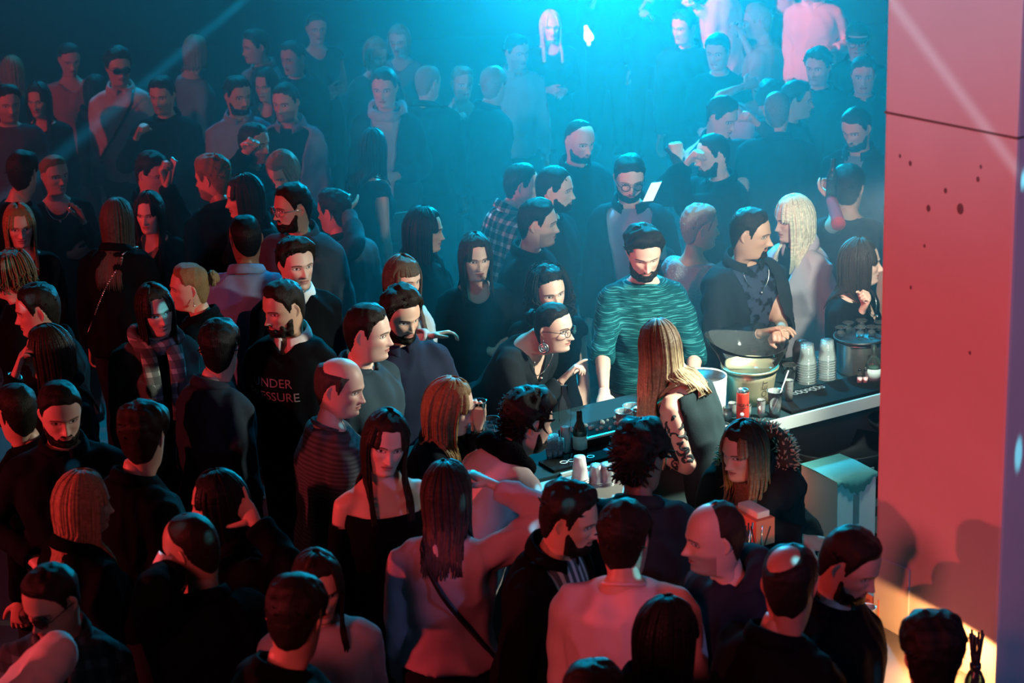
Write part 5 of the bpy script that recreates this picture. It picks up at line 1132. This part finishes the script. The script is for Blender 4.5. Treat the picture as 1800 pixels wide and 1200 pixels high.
for (px, py) in ((991, 812), (1005, 809), (1038, 802)):
    u, v = bxy(px, py, Z+.012); t = np.linspace(0, 6.28, 20); m.tube(xf(BM, np.stack([u+.016*np.cos(t), v+.014*np.sin(t), np.full(20, Z+.0125)], 1)), [(.0028, .0006)]*20, 6, cap=False)
m.obj('ring_logo', M_WHITE, mb_)
u, v = bxy(1070, 795); MB().lathe([(.0005, Z+.012), (.024, Z+.012), (.024, Z+.014), (.0005, Z+.014)], 24, M=frame(np.array([*bw(u, v, 0)[:2], 0]), bd, bn)).obj('round_logo', simple('blue_print', (.10, .18, .28), .6), mb_)
tb = empty('garnish_tray', bw(.33, .25, Z), 'black perforated drip tray with steel edge on the bar', 'tray'); MB().box(.19, .50, .17, .33, Z, Z+.055, M=BM, bev=.006).obj('tray_body', M_RUB, tb, smooth=False); MB().box(.185, .505, .160, .172, Z+.048, Z+.058, M=BM).obj('steel_edge', M_STEEL, tb, smooth=False)
m = MB(); r_ = random.Random(5)
for k in range(26): m.ball(bw(.23+.26*r_.random(), .20+.11*r_.random(), Z+.06), r_.uniform(.007, .013), 8)
st = m.obj('ice', G_LIQ, tb); st['kind'] = 'stuff'
# left part of the bar
c = B(995, 796); e = empty('liquor_bottle', c, 'tall clear bottle standing under the leaning woman\u2019s hand', 'bottle'); lathe_obj('glass', [(.0005, 0), (.022, 0), (.024, .008), (.024, .15), (.027, .155), (.027, .225), (.020, .245), (.015, .26), (.015, .31), (.0005, .31)], c, G_CLEAR, e, 28, False); lathe_obj('drink', [(.0005, .006), (.021, .008), (.021, .12), (.0005, .12)], c, G_LIQ, e, 24, False)
c = B(1020, 796); e = empty('beer_bottle', c, 'dark beer bottle with pale label beside the tall clear bottle', 'bottle'); lathe_obj('glass', [(.0005, 0), (.030, 0), (.031, .01), (.031, .10), (.022, .13), (.013, .15), (.012, .195), (.0005, .196)], c, G_DARK, e, 28, False); lathe_obj('label', [(.0316, .025), (.0316, .085)], c, M_LABEL, e, 28, False)
for k, (px, py, n_) in enumerate(((966, 805, 9), (975, 803, 9), (984, 801, 6))):
    for j in range(n_): cup(B(px, py)+(0, 0, .0075*j), .0165, .012, .04, G_MILK, 'tiny clear shot cup in the %s stack behind the curly-haired man' % ('left', 'middle', 'right')[k], 'shot_cup', 'stacks of tiny shot cups')
for k, (px, py) in enumerate(((835, 784), (843, 790), (851, 786), (858, 794), (866, 789), (873, 795), (881, 788), (888, 793), (828, 790), (847, 777), (862, 779), (878, 780), (895, 785), (838, 800), (852, 804))):
    shot(px, py, 'clear shot glass among the crowd of glasses by the blonde drinker', G_LIQ if k % 3 else None, .019, .085, group='shot glasses at the bar end', fill=.5)
for k, (px, py) in enumerate(((866, 772), (886, 776))): cup(B(px, py), .033, .026, .10, G_CLEAR, 'wider clear tumbler, %s of two behind the shot glasses' % ('left', 'right')[k], 'drinking_glass', cat='glass')
for j in range(6): cup(B(1020, 857, 1.09)+(0, 0, .009*j), .036, .024, .095, G_FROST, 'frosted cup in the tall inverted stack on the side counter', group='tall stack of frosted cups', inv=True)
for k, (px, py) in enumerate(((1048, 852), (1066, 850), (1083, 844))):
    for j in range(3): cup(B(px, py, 1.09)+(0, 0, .008*j), .034, .024, .075, G_MILK if k < 2 else G_FROST, 'clear cup in the %s short stack right of the frosted tall stack' % ('left', 'middle', 'right')[k], group='short cup stacks', inv=True)
for k, (px, py) in enumerate(((1097, 766), (1111, 756), (1128, 762))):
    c = B(px, py); e = empty('cocktail_cup', c, ('clear cup with lime wedge and ice nearest the camera', 'clear drink cup behind the two others by the bartender', 'clear drink cup touching the bartender\u2019s arm')[k], 'cup'); lathe_obj('cup', cup_prof(.038, .028, .118), c, G_STACK, e, 28, False); lathe_obj('drink', [(.0005, .006), (.027, .006), (.034, .07), (.0005, .07)], c, G_LIQ, e, 24, False)
    m = MB(); rr = random.Random(k)
    for j in range(5): q = rr.uniform(0, 6.28); m.box(-.010, .010, -.010, .010, -.010, .010, M=np.block([[rotz(q) @ rotx(q), (c+[.014*math.cos(q), .014*math.sin(q), .03+.012*j])[:, None]], [np.zeros((1, 3)), np.ones((1, 1))]]), bev=.002)
    ic = m.obj('ice', G_LIQ, e); ic['kind'] = 'stuff'
    lm = MB(); lm.ball((0, 0, 0), .018, 12, (1, .55, .8)); V, F_ = lm.arr(); mesh_obj('lime_wedge', V @ rotx(.5).T @ rotz(k).T+c+ec*.014+(0, 0, .055), F_, M_LIME if k != 1 else M_LIMEW, e)
# under the bar
def crate(name, label, cat, x0, x1, y0, y1, z0, z1, mat, bev=.004, extra=None):
    e = empty(name, bw((x0+x1)/2, (y0+y1)/2, z0), label, cat); MB().box(x0, x1, y0, y1, z0, z1, M=BM, bev=bev).obj('box_body', mat, e, smooth=False)
    return e
sh_ = empty('shelf_unit', bw(1.6, .0, 0), 'dark low shelf under the bar holding cartons', 'shelf'); MB().box(1.05, 2.4, -.34, .08, .40, .43, M=BM).obj('shelf', M_BARF, sh_, smooth=False); MB().box(1.05, 1.08, -.34, .08, 0, .40, M=BM).obj('side_panel', M_BARF, sh_, smooth=False); MB().box(2.37, 2.4, -.34, .08, 0, .40, M=BM).obj('side_panel', M_BARF, sh_, smooth=False)
e = crate('carton', 'white carton with torn teal film on top behind the bending woman', 'box', 1.17, 1.385, -.40, -.14, .431, .92, M_CARD); bx = e
V = []; n_ = 24
for k in range(n_+1):
    x = 1.165+.225*k/n_; d_ = .015+.06*max(0, math.sin((k/n_-.12)*3.9))**1.2+.008*math.sin(k*1.7)
    for (y, z) in ((-.135, .923), (-.25, .928), (-.403, .923), (-.405, .92-d_*.5), (-.405, .92-d_)): V.append((x, y, z))
F_ = [[k*5+j, k*5+j+1, k*5+j+6, k*5+j+5] for k in range(n_) for j in range(4)]; mesh_obj('teal_film', xf(BM, V), F_, M_TEAL, bx)
MB().box(1.26, 1.29, -.404, -.400, .70, .84, M=BM).obj('tape', G_MILK, bx, smooth=False)
e = crate('carton', 'dark carton with upside-down grey lettering under the bar', 'box', 1.42, 1.90, -.22, .04, .431, .66, M_DCARD)
V, Fs = text_mesh('ORIGINAL', .060); V[:, 0] -= V[:, 0].max()/2; mesh_obj('carton_lettering', xf(BM, np.stack([1.62-V[:, 0], np.full(len(V), -.2212), .595-V[:, 1]], 1)), [f[::-1] for f in Fs], M_GTXT, e, smooth=False)
e = crate('carton', 'dark blue carton low beside the white carton', 'box', 1.40, 1.8, -.46, -.24, .0, .62, M_DCARD); V, Fs = text_mesh('7', .1); 
for k in range(4): MB().box(1.42, 1.60, -.4625, -.460, .30+.07*k, .325+.07*k, M=BM).obj('printed_stripe', M_GTXT, e, smooth=False)
e = empty('sink_basin', bw(1.55, .02, .7), 'round black basin hanging under the steel bar edge', 'basin'); c = bw(1.50, .0, .76); V, F_ = MB().lathe([(.0005, 0), (.16, .01), (.23, .06), (.25, .14), (.245, .145), (.21, .07), (.0005, .03)], 40).arr(); mesh_obj('basin_bowl', V*[1, .8, 1]+c, F_, M_BLK, e); MB().box(-.03, .03, -.004, .004, -.012, .012).arr(); MB().box(1.47, 1.53, -.212, -.205, .83, .85, M=BM, bev=.003).obj('badge', M_GTXT, e, smooth=False)
for k, (x, z) in enumerate(((1.95, .80), (2.05, .90), (1.78, .93))):
    c = bw(x, -.04, z); tag(MB().lathe([(.0005, 0), (.09, 0), (.115, .03), (.118, .05), (.112, .05), (.088, .01), (.0005, .008)], 32, c).obj('metal_bowl', M_BLK if k else M_STEEL, None, loc=c), ('steel bowl stacked under the bar end by the pillar', 'black bowl under the bar end by the pillar', 'black bowl right below the steel bar edge')[k], 'bowl')
tag(MB().lathe([(.0005, 0), (.05, 0), (.055, .05), (.0005, .06)], 24, bw(1.98, -.02, .93)).obj('white_lid', M_WHITE, None, loc=bw(1.98, -.02, .93)), 'pale round lid below the bar edge at the pillar', 'lid')
e = crate('menu_box', 'upright orange carton behind the bending woman\u2019s hood', 'box', 1.06, 1.11, -.20, -.04, .60, .92, M_ORANGE); MB().box(1.05, 1.12, -.21, -.03, .0, .60, M=BM).obj('plinth', M_BARF, e, smooth=False)
u, v = bxy(1342, 955, 1.09); e = crate('napkin_carton', 'orange carton with white napkins under the bending woman', 'box', u-.05, u+.04, v-.02, v+.16, 1.091, 1.20, M_ORANGE); MB().box(u-.03, u+.03, v+.0, v+.13, 1.195, 1.225, M=BM, bev=.006).obj('napkins', M_PAPER, e)
u, v = bxy(1328, 992, 1.09); cd_ = empty('bar_caddy', bw(u, v, 1.09), 'black bar caddy of straws beside the bald smiling man', 'caddy'); MB().box(u-.09, u+.04, v-.05, v+.07, 1.091, 1.15, M=BM, bev=.006).obj('caddy_body', M_BLK, cd_)
for k in range(10):
    r_ = random.Random(k); x, y = u-.08+.012*k, v-.03+.08*r_.random(); MB().tube([bw(x, y, 1.12), bw(x+r_.uniform(-.03, .03), y+r_.uniform(-.03, .03), 1.25)], .0032, 6).obj('straw', M_BLK if k % 3 else M_SILVER, cd_)
# near the pillar
c = at(1524, 1098, 1.09); cup(c, .030, .024, .07, G_FROST, 'pale cup on the side counter against the pillar foot'); tag(MB().box(.0, .03, -.02, .06, 1.0905, 1.18, M=frame(np.array([c[0]+.034, c[1]+.03, 0]), bd, bn), bev=.003).obj('menu_card_holder', M_ORANGE), 'orange card holder beside the pale cup at the pillar', 'holder')
c = at(1712, 1238, 1.09); e = empty('straw_holder', c, 'glass bottle holding a bundle of black straws by the lamp glow', 'bottle'); lathe_obj('glass', [(.0005, 0), (.032, 0), (.034, .01), (.034, .09), (.022, .12), (.014, .13), (.014, .14)], c, G_BOT, e, 28, False); lathe_obj('neck_cap', [(.017, .128), (.019, .135), (.019, .150), (.015, .152)], c, M_BLK, e, 20, False)
for k in range(11):
    a = k*.57; b0 = c+np.array([.009*math.cos(a), .009*math.sin(a), .06]); MB().tube([b0, c+np.array([.010*math.cos(a), .010*math.sin(a), .15]), c+er*.022*math.cos(a)+ec*.02*math.sin(a)+np.array([0, 0, .255+.012*math.sin(k*2.1)])], .0042, 8).obj('black_straw', M_BLK, e)
# lamp at the pillar's foot
p1, p2 = face_pt(1537, 985), face_pt(1745, 1118); Lp = face_pt(1712, 1120)+nrm*.20; nL = unit(np.cross(p1-Lp, p2-Lp)); nL = nL if nL[2] > 0 else -nL
le = empty('bar_lamp', (Lp[0], Lp[1], 1.09), 'small warm lamp hidden behind the dark head at the pillar foot', 'lamp'); lathe_obj('lamp_base', [(.0005, 1.092), (.03, 1.092), (.03, 1.10), (.008, 1.105), (.006, 1.105), (.006, Lp[2]+.03), (.0005, Lp[2]+.03)], np.array([Lp[0], Lp[1], 0])-nrm*-.03, M_BLACKMETAL, le, 20, False)
lathe_obj('lamp_shade', [(.0005, .034), (.02, .032), (.034, .014), (.032, .014), (.018, .028), (.0005, .030)], Lp, M_BLACKMETAL, le, 20, False)
lamp('bar_lamp_light', 'SPOT', tuple(Lp), tuple(Lp-nL), (1, .38, .12), 19, .010, 172, .12)
# phones, glasses and bottles held in the crowd
def phone(c, n, up_, label, lit=None, body=None):
    n = unit(n); x = unit(np.cross(up_, n)); z = np.cross(n, x); M = np.eye(4); M[:3, 0] = x; M[:3, 1] = n; M[:3, 2] = z; M[:3, 3] = c; e = empty('phone', c, label, 'phone'); MB().box(-.036, .036, -.004, .004, -.074, .074, M=M, bev=.003).obj('phone_body', body or M_BLK, e); MB().box(-.033, .033, .0040, .0048, -.069, .069, M=M).obj('screen', lit or simple('phone_glass', (.5, .6, .65), .1), e, smooth=False); return e
SCR = simple('lit_screen', (.1, .1, .1), .3, emit=(.75, 1, .95), estr=1.2)
q = aty(1147, 338, at(1106, 312, 1.64)[1]-.30); phone(q, (-.45, -.35, .8), (.45, .8, .5), 'lit phone held by the man in black-rimmed glasses', SCR)
q = aty(302, 300, at(266, 304, 1.56)[1]-.05); phone(q, (-.75, -.5, .2), (.35, 0, 1), 'phone held up beside a face at the left', None, M_SILVER)
y_ = at(1060, -45, 1.62)[1]; q = aty(1034, 62, y_-.25); e = empty('bright_object', q, 'brilliant white glowing object near the top edge', 'lamp'); V, F_ = MB().lathe([(.0005, -.055), (.030, -.050), (.042, -.025), (.036, .01), (.020, .05), (.014, .085), (.0005, .09)], 20).arr(); mesh_obj('glow_body', V @ roty(-.25).T+q, F_, simple('white_glow', (.9, .9, .9), .4, emit=(.85, 1, 1), estr=4), e); q2 = aty(1035, 77, y_-.25); MB().ball(q2, .018, 12).obj('glow_ball', simple('white_glow_small', (.9, .9, .9), .4, emit=(.85, 1, .95), estr=1.5), e)  # emission stands in for strong light on an unidentified white object
def held_bottle(px, py, y, label, h=.23, mat=None, tilt=(.05, 0, 1)):
    q = aty(px, py, y); z = unit(tilt); x = unit(np.cross((0, 1, .1), z)); yv = np.cross(z, x); M = np.eye(4); M[:3, 0] = x; M[:3, 1] = yv; M[:3, 2] = z; M[:3, 3] = q; k = h/.23; e = empty('beer_bottle', q, label, 'bottle'); V, F_ = MB().lathe([(.0005, -.07*k), (.030*k, -.068*k), (.031*k, .05*k), (.022*k, .085*k), (.0135*k, .105*k), (.0125*k, .155*k), (.0005, .157*k)], 24, M=M).arr(); mesh_obj('glass', V, F_, mat or G_BOT, e); return e
held_bottle(1462, 328, at(1492, 330, 1.58)[1]-.05, 'green bottle held high in the red light near the pillar'); held_bottle(798, 206, at(812, 146, 1.52)[1]-.16, 'bright bottle held by the woman with tied hair in the haze', .20, G_FROST)
held_bottle(1196, 292, at(1254, 272, 1.62)[1]-.06, 'dark bottle in the fists of the balding bearded man', .2, G_DARK, (-.6, 0, .8))
q = aty(1302, 58, at(1332, 38, 1.70)[1]-.1); cup(q+(0, 0, -.03), .034, .026, .11, G_CLEAR, 'glass raised by the blond drinker at the top', 'drinking_glass', cat='glass'); q = aty(1136, 24, at(1140, -45, 1.62)[1]-.22); cup(q+(0, 0, -.05), .036, .03, .11, G_CLEAR, 'glass held in both hands at the top edge', 'drinking_glass', cat='glass')
q = aty(842, 735, at(790, 715, 1.52)[1]-.02); cup(q+(0, 0, -.06), .031, .025, .135, G_CLEAR, 'tall glass at the lips of the blonde drinker', 'drinking_glass', cat='glass')
q = aty(291, 1000, at(338, 965, 1.62)[1]-.05); V = [(x, .02*math.sin(5*x+3*z), z) for x in np.linspace(-1, 1, 9) for z in np.linspace(-1, 1, 9)]; F_ = [[i*9+j, i*9+j+1, i*9+j+10, i*9+j+9] for i in range(8) for j in range(8)]; V = np.array(V); V = V*[.045, .25, .05]+[0, .012, 0]*np.sin(V[:, :1]*4); o = mesh_obj('tissue', V @ roty(.5).T+q, F_, M_PAPER, loc=q); md = o.modifiers.new('t', 'SOLIDIFY'); md.thickness = .002; tag(o, 'white tissue held to the face of the bald man', 'tissue')
# ------------------------------------------------------------------ haze
m = bpy.data.materials.new('haze'); m.use_nodes = True; nt = m.node_tree; nt.nodes.clear(); o_ = nt.nodes.new('ShaderNodeOutputMaterial'); vs = nt.nodes.new('ShaderNodeVolumeScatter'); vs.inputs['Density'].default_value = HAZE; vs.inputs['Anisotropy'].default_value = HAZE_G; vs.inputs['Color'].default_value = (.9, .95, 1, 1); nt.links.new(vs.outputs[0], o_.inputs['Volume'])
fp = [(-6.99, 12.2), (-1.2, 10.9), (.2, 8.7), (6.59, 8.7), (6.59, 24.99), (-6.99, 24.99)]; V = [(x, y, z) for z in (.01, 7.49) for x, y in fp]
hz = mesh_obj('haze', V, [[5, 4, 3, 2, 1, 0], list(range(6, 12))]+[[k, (k+1) % 6, 6+(k+1) % 6, 6+k] for k in range(6)], m, smooth=False); hz['kind'] = 'stuff'; tag(hz, 'thin blue-lit smoke haze filling the dance hall', 'haze')
